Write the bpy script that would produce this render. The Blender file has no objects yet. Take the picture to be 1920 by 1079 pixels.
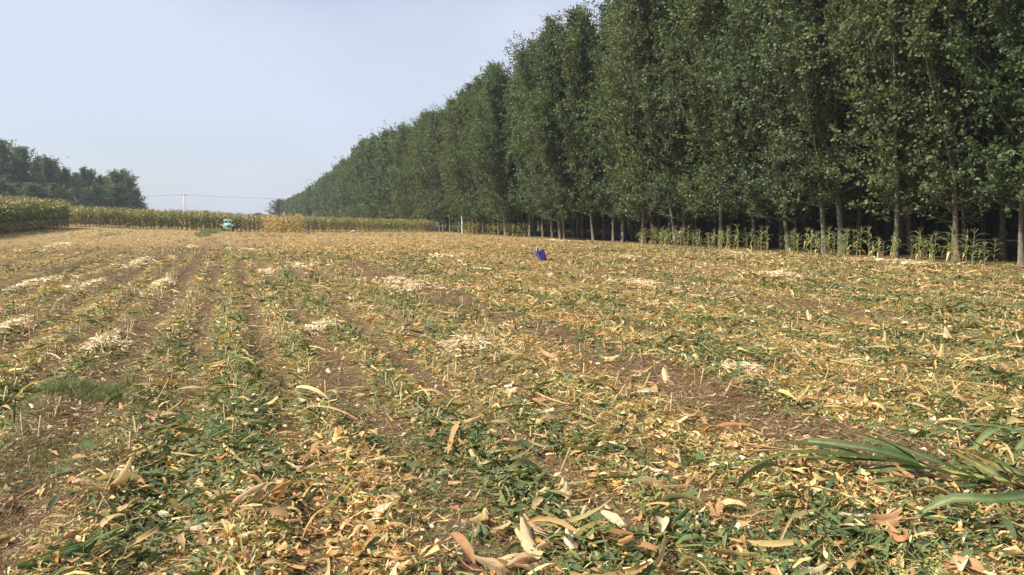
import bpy, math, random
import numpy as np
from mathutils import Vector, Matrix

R = math.radians
random.seed(7)
rng = np.random.default_rng(11)
sc = bpy.context.scene
col = sc.collection

# ------------------------------------------------------------------ camera, sky, sun, exposure
CAM_H, FPX, CX, CY = 1.5, 1480.0, 960.0, 539.5
YAW, PITCH = R(19.74), R(4.962)
cd = bpy.data.cameras.new('camera')
cam = bpy.data.objects.new('camera', cd)
col.objects.link(cam)
cam.location = (0, 0, CAM_H)
cam.rotation_euler = (R(90) - PITCH, 0, -YAW)
cd.sensor_width = 36.0
cd.lens = 36.0 * FPX / 1920.0
cd.clip_start = 0.05
cd.clip_end = 5000
sc.camera = cam

SUN_AZ, SUN_EL = R(-72), R(49)          # azimuth from +Y, clockwise
world = bpy.data.worlds.new('World')
sc.world = world
world.use_nodes = True
nt = world.node_tree
nt.nodes.clear()
wo = nt.nodes.new('ShaderNodeOutputWorld')
bg = nt.nodes.new('ShaderNodeBackground')
sky = nt.nodes.new('ShaderNodeTexSky')
sky.sky_type = 'NISHITA'
sky.sun_disc = False
sky.sun_elevation = SUN_EL
sky.sun_rotation = SUN_AZ
sky.altitude = 50
sky.air_density = 1.0
sky.dust_density = 1.6
sky.ozone_density = 2.0
bg.inputs['Strength'].default_value = 0.088
# thin high veil of cloud
tc = nt.nodes.new('ShaderNodeTexCoord')
mp = nt.nodes.new('ShaderNodeMapping')
mp.inputs['Scale'].default_value = (1.0, 1.0, 3.0)
cn = nt.nodes.new('ShaderNodeTexNoise')
cn.inputs['Scale'].default_value = 1.6
cn.inputs['Detail'].default_value = 4
cn.inputs['Roughness'].default_value = 0.45
cr = nt.nodes.new('ShaderNodeMapRange')
cr.inputs['From Min'].default_value = 0.40
cr.inputs['From Max'].default_value = 0.66
cr.inputs['To Min'].default_value = 0.34
cr.inputs['To Max'].default_value = 0.90
mx = nt.nodes.new('ShaderNodeMix')
mx.data_type = 'RGBA'
mx.inputs[7].default_value = (5.25, 5.65, 6.75, 1)
nt.links.new(tc.outputs['Generated'], mp.inputs['Vector'])
nt.links.new(mp.outputs['Vector'], cn.inputs['Vector'])
nt.links.new(cn.outputs['Fac'], cr.inputs['Value'])
nt.links.new(cr.outputs['Result'], mx.inputs[0])
nt.links.new(sky.outputs['Color'], mx.inputs[6])
nt.links.new(mx.outputs[2], bg.inputs['Color'])
nt.links.new(bg.outputs['Background'], wo.inputs['Surface'])

sd = bpy.data.lights.new('sun', 'SUN')
sd.energy = 5.0
sd.angle = R(0.6)
sd.color = (1.0, 0.93, 0.80)
sun = bpy.data.objects.new('sun', sd)
col.objects.link(sun)
tosun = Vector((math.sin(SUN_AZ) * math.cos(SUN_EL), math.cos(SUN_AZ) * math.cos(SUN_EL), math.sin(SUN_EL)))
sun.rotation_euler = (-tosun).to_track_quat('-Z', 'Y').to_euler()
sun.location = (-30, 0, 60)

sc.view_settings.view_transform = 'Standard'
sc.view_settings.look = 'None'
sc.view_settings.gamma = 1.0
sc.view_settings.exposure = 0.66
sc.view_settings.use_curve_mapping = False
sc.render.engine = 'CYCLES'
sc.cycles.max_bounces = 6
sc.cycles.diffuse_bounces = 3
sc.cycles.transmission_bounces = 3
sc.cycles.volume_bounces = 0

# ------------------------------------------------------------------ helpers
def sstep(a, b, v):
    t = np.clip((v - a) / (b - a), 0, 1)
    return t * t * (3 - 2 * t)

def vnoise(x, y, scale, seed):
    """smooth lattice noise 0..1"""
    x = np.asarray(x, float) / scale + seed * 17.31
    y = np.asarray(y, float) / scale + seed * 9.77
    xi, yi = np.floor(x), np.floor(y)
    fx, fy = x - xi, y - yi
    fx, fy = fx * fx * (3 - 2 * fx), fy * fy * (3 - 2 * fy)
    def h(a, b):
        s = np.sin(a * 127.1 + b * 311.7 + seed * 74.7) * 43758.5453
        return s - np.floor(s)
    return (h(xi, yi) * (1 - fx) + h(xi + 1, yi) * fx) * (1 - fy) + (h(xi, yi + 1) * (1 - fx) + h(xi + 1, yi + 1) * fx) * fy

def ground_z(x, y):
    x = np.asarray(x, float); y = np.asarray(y, float)
    z = 0.36 * sstep(4, -9, x) * sstep(35, 95, y) + 0.32 * sstep(-8, -16, x) * sstep(28, 60, y)
    near = sstep(60, 20, y)
    z = z + near * (0.050 * np.cos(x * 2 * math.pi / ROWP) * row_env(x) + 0.02 * np.sin(x * 2 * math.pi / 1.3 + .5) + 0.05 * (vnoise(x, y, 0.8, 3) - .5) + 0.03 * (vnoise(x, y, 0.25, 5) - .5))
    z = z + 0.055 * near * soil_mask(x, y) + .03 * near * np.exp(-(x / .17) ** 2)
    return z

SOIL_STRIPS = [(-1.12, .40, 2, 75, 1.1), (1.0, .27, 2, 9.5, .95), (3.78, .42, 3, 27, 1.15), (-2.85, .36, 6, 40, 1.05), (-.4, .20, 7, 22, .8),
               (9.2, .5, 9, 17, .85), (5.6, .2, 3, 9, .4), (-4.7, .32, 9, 60, .7), (-6.9, .45, 12, 70, .7), (1.9, .2, 10, 40, .45), (13.5, .5, 10, 40, .5)]
ROWP = .68
def row_env(x): return .30 + .70 * sstep(3.4, 1.6, x)
def row_gap(x, y):
    wob = (vnoise(x, y, 2.2, 61) - .5) * .16
    g = sstep(.42, .86, .5 - .5 * np.cos((x + wob) * 2 * math.pi / ROWP))
    return g * row_env(x) * np.clip(.05 + 1.5 * vnoise(x * .5, y * .3, 1.3, 62), 0, 1) * sstep(2.0, 3.5, y)
def soil_mask(x, y):
    x = np.asarray(x, float); y = np.asarray(y, float)
    wob = (vnoise(x, y, 1.7, 21) - .5) * .34
    m = np.zeros(np.broadcast(x, y).shape)
    for (cx, w, y0, y1, a) in SOIL_STRIPS:
        g = np.exp(-((x + wob - cx) / w) ** 2) * sstep(y0 - 1, y0 + 1, y) * sstep(y1 + 4, y1 - 2, y) * a
        g = g * np.clip(.35 + 1.2 * vnoise(x * .3, y, 1.6, 23), 0, 1) * np.clip(.45 + 1.0 * vnoise(x, y, .35, 24), 0, 1)
        m = np.maximum(m, g * (1.3 if a > 1 else 1.0))
    return np.clip(m, 0, 1)

def px2w(px, py, z=0.0):
    """where the line of sight through a photo pixel meets height z"""
    u, v = (px - CX) / FPX, (CY - py) / FPX
    f = Vector((math.sin(YAW) * math.cos(PITCH), math.cos(YAW) * math.cos(PITCH), -math.sin(PITCH)))
    r = Vector((math.cos(YAW), -math.sin(YAW), 0))
    up = r.cross(f)
    d = f + u * r + v * up
    t = (z - CAM_H) / d.z
    return Vector((d.x * t, d.y * t, z))

def px2wd(px, depth):
    """ground point seen in photo column px at horizontal depth along the view"""
    rr = (px - CX) / FPX * depth * math.cos(PITCH)
    return (rr * math.cos(YAW) + depth * math.sin(YAW), depth * math.cos(YAW) - rr * math.sin(YAW))

def np_mesh(name, V, Q, C=None, UV=None, smooth=True, mat=None):
    me = bpy.data.meshes.new(name)
    V = np.ascontiguousarray(V, dtype=np.float32).reshape(-1, 3)
    Q = np.ascontiguousarray(Q, dtype=np.int32).reshape(-1, 4)
    me.vertices.add(len(V)); me.vertices.foreach_set('co', V.ravel())
    me.loops.add(Q.size); me.loops.foreach_set('vertex_index', Q.ravel())
    me.polygons.add(len(Q)); me.polygons.foreach_set('loop_start', np.arange(len(Q), dtype=np.int32) * 4)
    me.update(calc_edges=True)
    if smooth:
        me.polygons.foreach_set('use_smooth', np.ones(len(Q), dtype=bool))
    if C is not None:
        a = me.color_attributes.new('col', 'FLOAT_COLOR', 'POINT')
        c4 = np.ones((len(V), 4), np.float32); c4[:, :3] = np.asarray(C).reshape(-1, 3)
        a.data.foreach_set('color', c4.ravel())
    if UV is not None:
        u = me.uv_layers.new(name='UVMap')
        u.data.foreach_set('uv', np.ascontiguousarray(np.asarray(UV, np.float32).reshape(-1, 2)[Q.ravel()]).ravel())
    if mat: me.materials.append(mat)
    return me

class MB:
    """collects quads with vertex colours"""
    def __init__(s): s.V, s.Q, s.C, s.U, s.n = [], [], [], [], 0
    def add(s, V, Q, c, uv=None):
        V = np.asarray(V, float).reshape(-1, 3); Q = np.asarray(Q, int).reshape(-1, 4)
        c = np.asarray(c, float)
        C = np.broadcast_to(c, (len(V), 3)) if c.ndim == 1 else c.reshape(-1, 3)
        s.V.append(V); s.Q.append(Q + s.n); s.C.append(C)
        s.U.append(np.zeros((len(V), 2)) if uv is None else np.asarray(uv).reshape(-1, 2)); s.n += len(V)
    def tube(s, pts, rad, sides=6, c=(.5, .5, .5), cap=True):
        P = np.asarray(pts, float); n = len(P)
        rad = np.broadcast_to(np.asarray(rad, float), (n,))
        T = np.gradient(P, axis=0); T /= np.linalg.norm(T, axis=1)[:, None] + 1e-9
        ref = np.array([0, 0, 1.]) if abs(T[:, 2]).mean() < .8 else np.array([1., 0, 0])
        A = np.cross(T, ref); A /= np.linalg.norm(A, axis=1)[:, None]
        B = np.cross(T, A)
        an = np.arange(sides) * 2 * math.pi / sides
        V = P[:, None] + rad[:, None, None] * (np.cos(an)[None, :, None] * A[:, None] + np.sin(an)[None, :, None] * B[:, None])
        Q = []
        for i in range(n - 1):
            for j in range(sides):
                k = (j + 1) % sides
                Q.append((i * sides + j, i * sides + k, (i + 1) * sides + k, (i + 1) * sides + j))
        V = V.reshape(-1, 3)
        if cap:
            for i in (0, n - 1):
                for j in range(1, sides - 1, 2):
                    Q.append((i * sides, i * sides + j, i * sides + j + 1, i * sides + (j + 2) % sides))
        c = np.asarray(c, float)
        s.add(V, Q, np.repeat(c, sides, 0) if c.ndim == 2 else c)
    def box(s, x0, y0, z0, x1, y1, z1, c, taper=(1, 1), bev=0.0, shear=(0, 0)):
        """box with chamfered upright and horizontal edges; top scaled by taper and shifted by shear"""
        b = min(bev, (x1 - x0) * .45, (y1 - y0) * .45, (z1 - z0) * .45)
        cx, cy = (x0 + x1) / 2, (y0 + y1) / 2
        rings = []
        for z, ins in ((z0, b), (z0 + b, 0), (z1 - b, 0), (z1, b)) if b > 0 else ((z0, 0), (z1, 0)):
            t = (z - z0) / (z1 - z0)
            kx, ky = 1 + (taper[0] - 1) * t, 1 + (taper[1] - 1) * t
            hx, hy = (x1 - x0) / 2 * kx - ins, (y1 - y0) / 2 * ky - ins
            bb = max(b * .9, 1e-4)
            pts = [(-hx + bb, -hy), (hx - bb, -hy), (hx, -hy + bb), (hx, hy - bb), (hx - bb, hy), (-hx + bb, hy), (-hx, hy - bb), (-hx, -hy + bb)]
            rings.append([(cx + p[0] + shear[0] * t, cy + p[1] + shear[1] * t, z) for p in pts])
        V = np.array(rings).reshape(-1, 3); Q = []
        for i in range(len(rings) - 1):
            for j in range(8):
                k = (j + 1) % 8
                Q.append((i * 8 + j, i * 8 + k, i * 8 + 8 + k, i * 8 + 8 + j))
        for i in (0, len(rings) - 1):
            o = i * 8
            Q += [(o, o + 1, o + 2, o + 7), (o + 7, o + 2, o + 3, o + 6), (o + 6, o + 3, o + 4, o + 5)]
        s.add(V, Q, c)
    def mesh(s, name, mat, smooth=True):
        return np_mesh(name, np.concatenate(s.V), np.concatenate(s.Q), np.concatenate(s.C), np.concatenate(s.U), smooth, mat)

def ribbons(pos, yaw, pitch, roll, L, W, curl, twist, fold, prof, S, A, C, rag=0.0, C2=None):
    """many curved leaf strips at once: pos n x 3, profile of widths, S stations along, A points across"""
    n = len(L)
    s = np.linspace(0, 1, S)
    v = np.linspace(-1, 1, A)
    ang = pitch[:, None] + curl[:, None] * (s[None] - .5)
    dx = np.cos(ang); dz = np.sin(ang)
    seg = L[:, None] / (S - 1)
    cxs = np.concatenate([np.zeros((n, 1)), np.cumsum((dx[:, 1:] + dx[:, :-1]) / 2, 1)], 1) * seg
    czs = np.concatenate([np.zeros((n, 1)), np.cumsum((dz[:, 1:] + dz[:, :-1]) / 2, 1)], 1) * seg
    cxs -= cxs[:, S // 2][:, None]
    czs -= czs.min(1)[:, None]
    rl = roll[:, None] + twist[:, None] * (s[None] - .5)
    w = W[:, None] * prof * .5
    if rag > 0: w = w * (1 + rng.uniform(-rag, rag, w.shape))
    wv = w[:, :, None] * v[None, None]
    nz = np.cos(ang); nx = -np.sin(ang)
    lift = fold[:, None, None] * np.abs(v)[None, None] * w[:, :, None]
    ya = wv * np.cos(rl)[:, :, None] - lift * np.sin(rl)[:, :, None]
    na = wv * np.sin(rl)[:, :, None] + lift * np.cos(rl)[:, :, None]
    X = cxs[:, :, None] + nx[:, :, None] * na
    Z = czs[:, :, None] + nz[:, :, None] * na
    Y = ya
    c, sn = np.cos(yaw)[:, None, None], np.sin(yaw)[:, None, None]
    zmin = Z.reshape(n, -1).min(1)[:, None, None]
    V = np.stack([X * c - Y * sn + pos[:, 0, None, None], X * sn + Y * c + pos[:, 1, None, None], Z - zmin + pos[:, 2, None, None]], -1)
    base = (np.arange(n) * S * A)[:, None]
    q = []
    for i in range(S - 1):
        for j in range(A - 1):
            q.append((i * A + j, i * A + j + 1, (i + 1) * A + j + 1, (i + 1) * A + j))
    Q = (base[:, :, None] + np.array(q)[None]).reshape(-1, 4)
    Cv = np.broadcast_to(C[:, None, None, :], (n, S, A, 3))
    if C2 is not None:
        t = (s ** 1.5)[None, :, None, None]
        Cv = Cv * (1 - t) + C2[:, None, None, :] * t
    U = np.broadcast_to(np.stack(np.meshgrid(s, v, indexing='ij'), -1)[None], (n, S, A, 2))
    return V.reshape(-1, 3), Q, Cv.reshape(-1, 3), U.reshape(-1, 2)

def curve_leaf(mb, pts, W, prof, c, A=3, fold=.3, side=None, c2=None, wav=0.0):
    """one leaf along hand-placed points"""
    P = np.array([tuple(p) for p in pts], float)
    m = len(P); S = 11
    t = np.linspace(0, m - 1, S)
    out = []
    for tt in t:                                              # Catmull-Rom
        i = min(int(tt), m - 2); f = tt - i
        p0, p1, p2, p3 = P[max(i - 1, 0)], P[i], P[i + 1], P[min(i + 2, m - 1)]
        out.append(.5 * ((2 * p1) + (-p0 + p2) * f + (2 * p0 - 5 * p1 + 4 * p2 - p3) * f * f + (-p0 + 3 * p1 - 3 * p2 + p3) * f ** 3))
    P = np.array(out)
    T = np.gradient(P, axis=0); T /= np.linalg.norm(T, axis=1)[:, None]
    sd_ = np.array(side if side is not None else (0, 0, 1.), float)
    if side is None:
        B = np.cross(T, sd_)
    else:
        B = np.broadcast_to(sd_, T.shape) - T * (T @ sd_)[:, None]
    B = B / (np.linalg.norm(B, axis=1)[:, None] + 1e-9)
    N = np.cross(B, T)
    s = np.linspace(0, 1, S)
    w = W * .5 * prof(s) * (1 + np.random.default_rng(int(abs(P[0]).sum() * 1e4) % 99991).uniform(-.10, .10, S))
    v = np.linspace(-1, 1, A)
    wave = wav * np.sin(s * 17 + np.arange(S) * .3)[:, None, None] * np.sign(v)[None, :, None]
    V = P[:, None] + w[:, None, None] * (v[None, :, None] * B[:, None] + (fold * np.abs(v)[None, :, None] + wave) * N[:, None])
    q = [(i * A + j, i * A + j + 1, (i + 1) * A + j + 1, (i + 1) * A + j) for i in range(S - 1) for j in range(A - 1)]
    c = np.array(c, float); c2 = np.array(c if c2 is None else c2, float)
    C = np.broadcast_to((c[None] * (1 - s[:, None] ** 2) + c2[None] * s[:, None] ** 2)[:, None], (S, A, 3))
    if A >= 3:
        C = C.copy(); C[:, A // 2] = C[:, A // 2] * (1.5 if A == 3 or fold < .5 else .95) + (.03 if fold < .5 else 0)
    U = np.stack(np.meshgrid(s, v, indexing='ij'), -1)
    mb.add(V, q, C.reshape(-1, 3), U)

leafprof = lambda s: np.clip(np.minimum(.35 + 3.5 * s, 1) * (1 - s ** 3.0), .03, 1)
huskprof = lambda s: np.clip(np.sin(np.pi * (0.08 + .86 * s)) ** .7, .05, 1)

def link(name, me, parent=None, loc=None, rz=0):
    o = bpy.data.objects.new(name, me)
    col.objects.link(o)
    if parent: o.parent = parent
    if loc is not None: o.location = loc
    if rz: o.rotation_euler = (0, 0, rz)
    return o
def tag(o, label, cat, group=None):
    o['label'] = label; o['category'] = cat
    if group: o['group'] = group
    return o
def kind(o, k): o['kind'] = k; return o
def empty(name, loc, rz=0):
    o = bpy.data.objects.new(name, None); col.objects.link(o)
    o.location = loc; o.rotation_euler = (0, 0, rz); o.empty_display_size = .2
    return o
def copy_tree(o, parent=None):
    c = o.copy(); col.objects.link(c)
    if parent: c.parent = parent
    for ch in [x for x in KIDS.get(o.name, [])]:
        k = copy_tree(ch, c); KIDS.setdefault(c.name, []).append(k)
    return c
KIDS = {}
def child(name, me, parent, **kw):
    o = link(name, me, parent, **kw); KIDS.setdefault(parent.name, []).append(o); return o

# ------------------------------------------------------------------ materials
def mat_attr(name, rough=.6, spec=.3, transl=0.0, vein=0.0, var=.0, varscale=30.0, tint=(1, 1, 1), bump=0.0):
    m = bpy.data.materials.new(name); m.use_nodes = True
    t = m.node_tree; n = t.nodes; n.clear()
    out = n.new('ShaderNodeOutputMaterial'); p = n.new('ShaderNodeBsdfPrincipled')
    a = n.new('ShaderNodeAttribute'); a.attribute_name = 'col'
    csock = a.outputs['Color']
    p.inputs['Roughness'].default_value = rough
    p.inputs['Specular IOR Level'].default_value = spec
    def mul(sock, fac_sock, lo, hi):
        r = n.new('ShaderNodeMapRange'); r.inputs['From Min'].default_value = .3; r.inputs['From Max'].default_value = .7
        r.inputs['To Min'].default_value = lo; r.inputs['To Max'].default_value = hi
        t.links.new(fac_sock, r.inputs['Value'])
        vm = n.new('ShaderNodeVectorMath'); vm.operation = 'SCALE'
        t.links.new(sock, vm.inputs[0]); t.links.new(r.outputs['Result'], vm.inputs['Scale'])
        return vm.outputs['Vector']
    if vein > 0:
        uv = n.new('ShaderNodeUVMap'); uv.uv_map = 'UVMap'
        mp_ = n.new('ShaderNodeMapping'); mp_.inputs['Scale'].default_value = (1.2, 9.0, 1)
        t.links.new(uv.outputs['UV'], mp_.inputs['Vector'])
        nz = n.new('ShaderNodeTexNoise'); nz.inputs['Scale'].default_value = 1.6; nz.inputs['Detail'].default_value = 3
        t.links.new(mp_.outputs['Vector'], nz.inputs['Vector'])
        csock = mul(csock, nz.outputs['Fac'], 1 - vein, 1 + vein * .7)
        b = n.new('ShaderNodeBump'); b.inputs['Strength'].default_value = .5; b.inputs['Distance'].default_value = .004
        t.links.new(nz.outputs['Fac'], b.inputs['Height']); t.links.new(b.outputs['Normal'], p.inputs['Normal'])
    if var > 0:
        tc_ = n.new('ShaderNodeNewGeometry')
        nz2 = n.new('ShaderNodeTexNoise'); nz2.inputs['Scale'].default_value = varscale; nz2.inputs['Detail'].default_value = 4
        t.links.new(tc_.outputs['Position'], nz2.inputs['Vector'])
        csock = mul(csock, nz2.outputs['Fac'], 1 - var, 1 + var)
        if bump > 0:
            b = n.new('ShaderNodeBump'); b.inputs['Strength'].default_value = .6; b.inputs['Distance'].default_value = bump
            t.links.new(nz2.outputs['Fac'], b.inputs['Height']); t.links.new(b.outputs['Normal'], p.inputs['Normal'])
    t.links.new(csock, p.inputs['Base Color'])
    if transl > 0:
        tr = n.new('ShaderNodeBsdfTranslucent')
        sc_ = n.new('ShaderNodeVectorMath'); sc_.operation = 'MULTIPLY'; sc_.inputs[1].default_value = (1.25, 1.35, .6)
        t.links.new(csock, sc_.inputs[0]); t.links.new(sc_.outputs['Vector'], tr.inputs['Color'])
        ms = n.new('ShaderNodeMixShader'); ms.inputs['Fac'].default_value = transl
        t.links.new(p.outputs['BSDF'], ms.inputs[1]); t.links.new(tr.outputs['BSDF'], ms.inputs[2])
        t.links.new(ms.outputs['Shader'], out.inputs['Surface'])
    else:
        t.links.new(p.outputs['BSDF'], out.inputs['Surface'])
    return m

M_leaf = mat_attr('poplar_leaf', .55, .24, .30)
M_bark = mat_attr('poplar_bark', .85, .1, 0, 0, .35, 9.0, bump=.02)
M_litter = mat_attr('litter', .65, .2, .12, 0, .36, 45)
M_husk = mat_attr('husk', .55, .3, .18, .22, .12, 25)
M_corn = mat_attr('corn_leaf', .5, .35, .25, 0, .12, 12)
M_blade = mat_attr('green_blade', .55, .2, .2, .42, .18, 25)
M_grass = mat_attr('grass_blade', .55, .3, .2)
M_paint = mat_attr('weathered_paint', .45, .4, 0, 0, .12, 14)
M_plastic = mat_attr('woven_plastic', .38, .5, .12, 0, .10, 40, bump=.004)
M_concrete = mat_attr('pale_concrete', .8, .2, 0, 0, .12, 8, bump=.005)

def soil_material():
    m = bpy.data.materials.new('field_soil'); m.use_nodes = True
    t = m.node_tree; n = t.nodes; p = n['Principled BSDF']
    p.inputs['Roughness'].default_value = .95; p.inputs['Specular IOR Level'].default_value = .1
    a = n.new('ShaderNodeAttribute'); a.attribute_name = 'col'
    g = n.new('ShaderNodeNewGeometry')
    n1 = n.new('ShaderNodeTexNoise'); n1.inputs['Scale'].default_value = 7; n1.inputs['Detail'].default_value = 8; n1.inputs['Roughness'].default_value = .7
    n2 = n.new('ShaderNodeTexNoise'); n2.inputs['Scale'].default_value = 60; n2.inputs['Detail'].default_value = 4
    for q in (n1, n2): t.links.new(g.outputs['Position'], q.inputs['Vector'])
    r = n.new('ShaderNodeMapRange'); r.inputs['From Min'].default_value = .3; r.inputs['From Max'].default_value = .7
    r.inputs['To Min'].default_value = .6; r.inputs['To Max'].default_value = 1.35
    ad = n.new('ShaderNodeMath'); ad.operation = 'ADD'
    hf = n.new('ShaderNodeMath'); hf.operation = 'MULTIPLY'; hf.inputs[1].default_value = .5
    t.links.new(n1.outputs['Fac'], ad.inputs[0]); t.links.new(n2.outputs['Fac'], ad.inputs[1]); t.links.new(ad.outputs[0], hf.inputs[0])
    t.links.new(hf.outputs[0], r.inputs['Value'])
    vm = n.new('ShaderNodeVectorMath'); vm.operation = 'SCALE'
    t.links.new(a.outputs['Color'], vm.inputs[0]); t.links.new(r.outputs['Result'], vm.inputs['Scale'])
    t.links.new(vm.outputs['Vector'], p.inputs['Base Color'])
    b = n.new('ShaderNodeBump'); b.inputs['Strength'].default_value = .8; b.inputs['Distance'].default_value = .03
    t.links.new(hf.outputs[0], b.inputs['Height']); t.links.new(b.outputs['Normal'], p.inputs['Normal'])
    return m
M_soil = soil_material()

# ------------------------------------------------------------------ ground
def graded(lo, a, b, hi, fine, n):
    mid = np.arange(a, b + 1e-6, fine)
    k = np.linspace(0, 1, n + 1)[1:]
    def tail(s, e):
        return s + np.sign(e - s) * (fine * k * n * (1 - k ** 2) + abs(e - s) * k ** 3 * 1.0 - fine * n * (k ** 3) * 0)
    up = b + (hi - b) * (k ** 3.2) + fine * n * k * (1 - k)
    dn = a - ((a - lo) * (k ** 3.2) + fine * n * k * (1 - k))
    return np.concatenate([dn[::-1], mid, up])
gx = graded(-750, -9, 16, 750, .14, 46)
gy = graded(-60, 1.5, 20, 800, .16, 60)
GX, GY = np.meshgrid(gx, gy, indexing='ij')
GZ = ground_z(GX, GY)
nx_, ny_ = GX.shape
ii, jj = np.meshgrid(np.arange(nx_ - 1), np.arange(ny_ - 1), indexing='ij')
GQ = np.stack([ii * ny_ + jj, (ii + 1) * ny_ + jj, (ii + 1) * ny_ + jj + 1, ii * ny_ + jj + 1], -1).reshape(-1, 4)
sm = np.maximum(soil_mask(GX, GY), .9 * row_gap(GX, GY))
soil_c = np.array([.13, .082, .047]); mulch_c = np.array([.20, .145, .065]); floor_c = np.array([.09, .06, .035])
GC = soil_c * sm[..., None] + mulch_c * (1 - sm[..., None])
far = sstep(30, 70, GY)[..., None]
GC = GC * (1 - far) + np.array([.33, .225, .105]) * far
und = (sstep(23.0, 25.0, GX))[..., None]  # brown leaf-litter floor, its colour darkened further for the shade under the poplars
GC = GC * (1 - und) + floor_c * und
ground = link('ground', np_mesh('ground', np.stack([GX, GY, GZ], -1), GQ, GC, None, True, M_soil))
kind(ground, 'structure')

# ------------------------------------------------------------------ crop litter
def pick(n, cols, jit=.22):
    c = np.array(cols)[rng.integers(0, len(cols), n)]
    return np.clip(c * rng.uniform(1 - jit, 1 + jit, (n, 1)) * rng.uniform(.93, 1.07, (n, 3)), .005, .9)
PAL = {
 0: [(.092, .125, .042), (.115, .150, .048), (.080, .110, .050), (.160, .185, .065), (.125, .145, .062), (.20, .19, .07)],        # green shreds
 1: [(.46, .43, .16), (.38, .38, .13), (.52, .47, .21), (.30, .32, .11), (.24, .28, .10)],                  # yellow-green chop
 2: [(.56, .42, .16), (.62, .49, .21), (.46, .35, .14), (.58, .46, .16), (.38, .28, .11)],                  # straw
 3: [(.54, .32, .12), (.46, .24, .09), (.60, .41, .17), (.36, .20, .09), (.64, .46, .20), (.52, .32, .15), (.68, .50, .28)],  # dry leaf
 4: [(.76, .62, .42), (.72, .57, .36), (.80, .68, .48)],                                                   # cream husk
 5: [(.17, .105, .06), (.24, .155, .085), (.13, .08, .048), (.32, .21, .12)],                               # brown fibre
}
#        Lmin Lmax Wmin Wmax curl twist fold
SHP = {0: (.06, .32, .012, .052, 1.8, 1.6, .5), 1: (.03, .12, .005, .018, 1.4, 1.6, .4), 2: (.04, .20, .0025, .008, .9, .8, .3),
       3: (.06, .28, .014, .058, 2.6, 2.4, .8), 4: (.05, .18, .014, .048, 2.2, 1.6, .6), 5: (.04, .16, .0016, .004, 1.8, .5, .2)}

def weights(x, y):
    """share of each litter class at a place"""
    sg = soil_mask(x, y); rg = row_gap(x, y); s = np.maximum(sg, 1.0 * rg)
    ridge = (.5 + .5 * np.cos(x * 2 * math.pi / ROWP)) * row_env(x)
    n1 = vnoise(x, y * .22, .75, 31); n2 = vnoise(x, y * .35, .5, 32); n3 = vnoise(x, y * .4, 2.2, 33); n4 = vnoise(x, y * .2, .6, 34)
    band = .5 + .5 * np.cos(x * 2 * math.pi / (2 * ROWP) + 1.2 * vnoise(x, y, 4, 35))
    leftside = sstep(-1.6, -3.5, x)
    green = .14 + 1.85 * sstep(.44, .66, .45 * n1 + .35 * vnoise(x, y * .6, .5, 37) + .2 * band)
    green += .9 * np.exp(-((x - 5) / 2.6) ** 2 - ((y - 22) / 5) ** 2) + .08 * sstep(12, 5, np.hypot(x, y))
    yg = (.45 + 1.2 * sstep(.45, .8, n4)) * (.6 + 1.0 * ridge) + 2.4 * np.exp(-(x / .2) ** 2)
    straw = .75 + .6 * n3 + .4 * leftside
    dry = .30 + 1.0 * sstep(.45, .75, .6 * n2 + .4 * n3)
    orange = np.exp(-((x - 9) / 8) ** 2 - ((y - 52) / 17) ** 2) * (.5 + .5 * n1)
    dry = dry + 4.0 * orange; green = green * (1 - .8 * orange); yg = yg * (1 - .6 * orange)
    green = green * (1 - .25 * leftside)
    far_ = sstep(30, 70, y)
    green = green * (1 + .15 * far_) + .35 * far_ * sstep(.5, .75, n3); straw = straw * (1 + .1 * far_); yg = yg * (1 + .5 * far_)
    green = green * (1 + .35 * sstep(9, 14, x) * sstep(48, 36, y))
    cream = .035 + .22 * sstep(.68, .9, vnoise(x, y * .6, 1.1, 36)) + .05 * far_
    fib = .75 + 7 * s
    w = np.stack([green, yg, straw, dry, cream, fib], -1)
    w[..., :5] *= (1 - .88 * np.clip(s * 1.25, 0, 1))[..., None]
    return w / w.sum(-1, keepdims=True), s

def scatter(n, r0, r1, amin=-38, amax=38):
    r = np.sqrt(rng.uniform(r0 ** 2, r1 ** 2, n)); a = YAW + np.radians(rng.uniform(amin, amax, n))
    return r * np.sin(a), r * np.cos(a)

_bp = px2w(1019, 490, .02)
def in_field(x, y):
    return (np.hypot(x - _bp.x + .1, y - _bp.y + .25) > .32) & (x < 22.7) & (y < np.interp(x, [-20, 4, 22.4], [97.6, 97.4, 86.8])) & ~((x < -14.3) & (y > 40))

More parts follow.
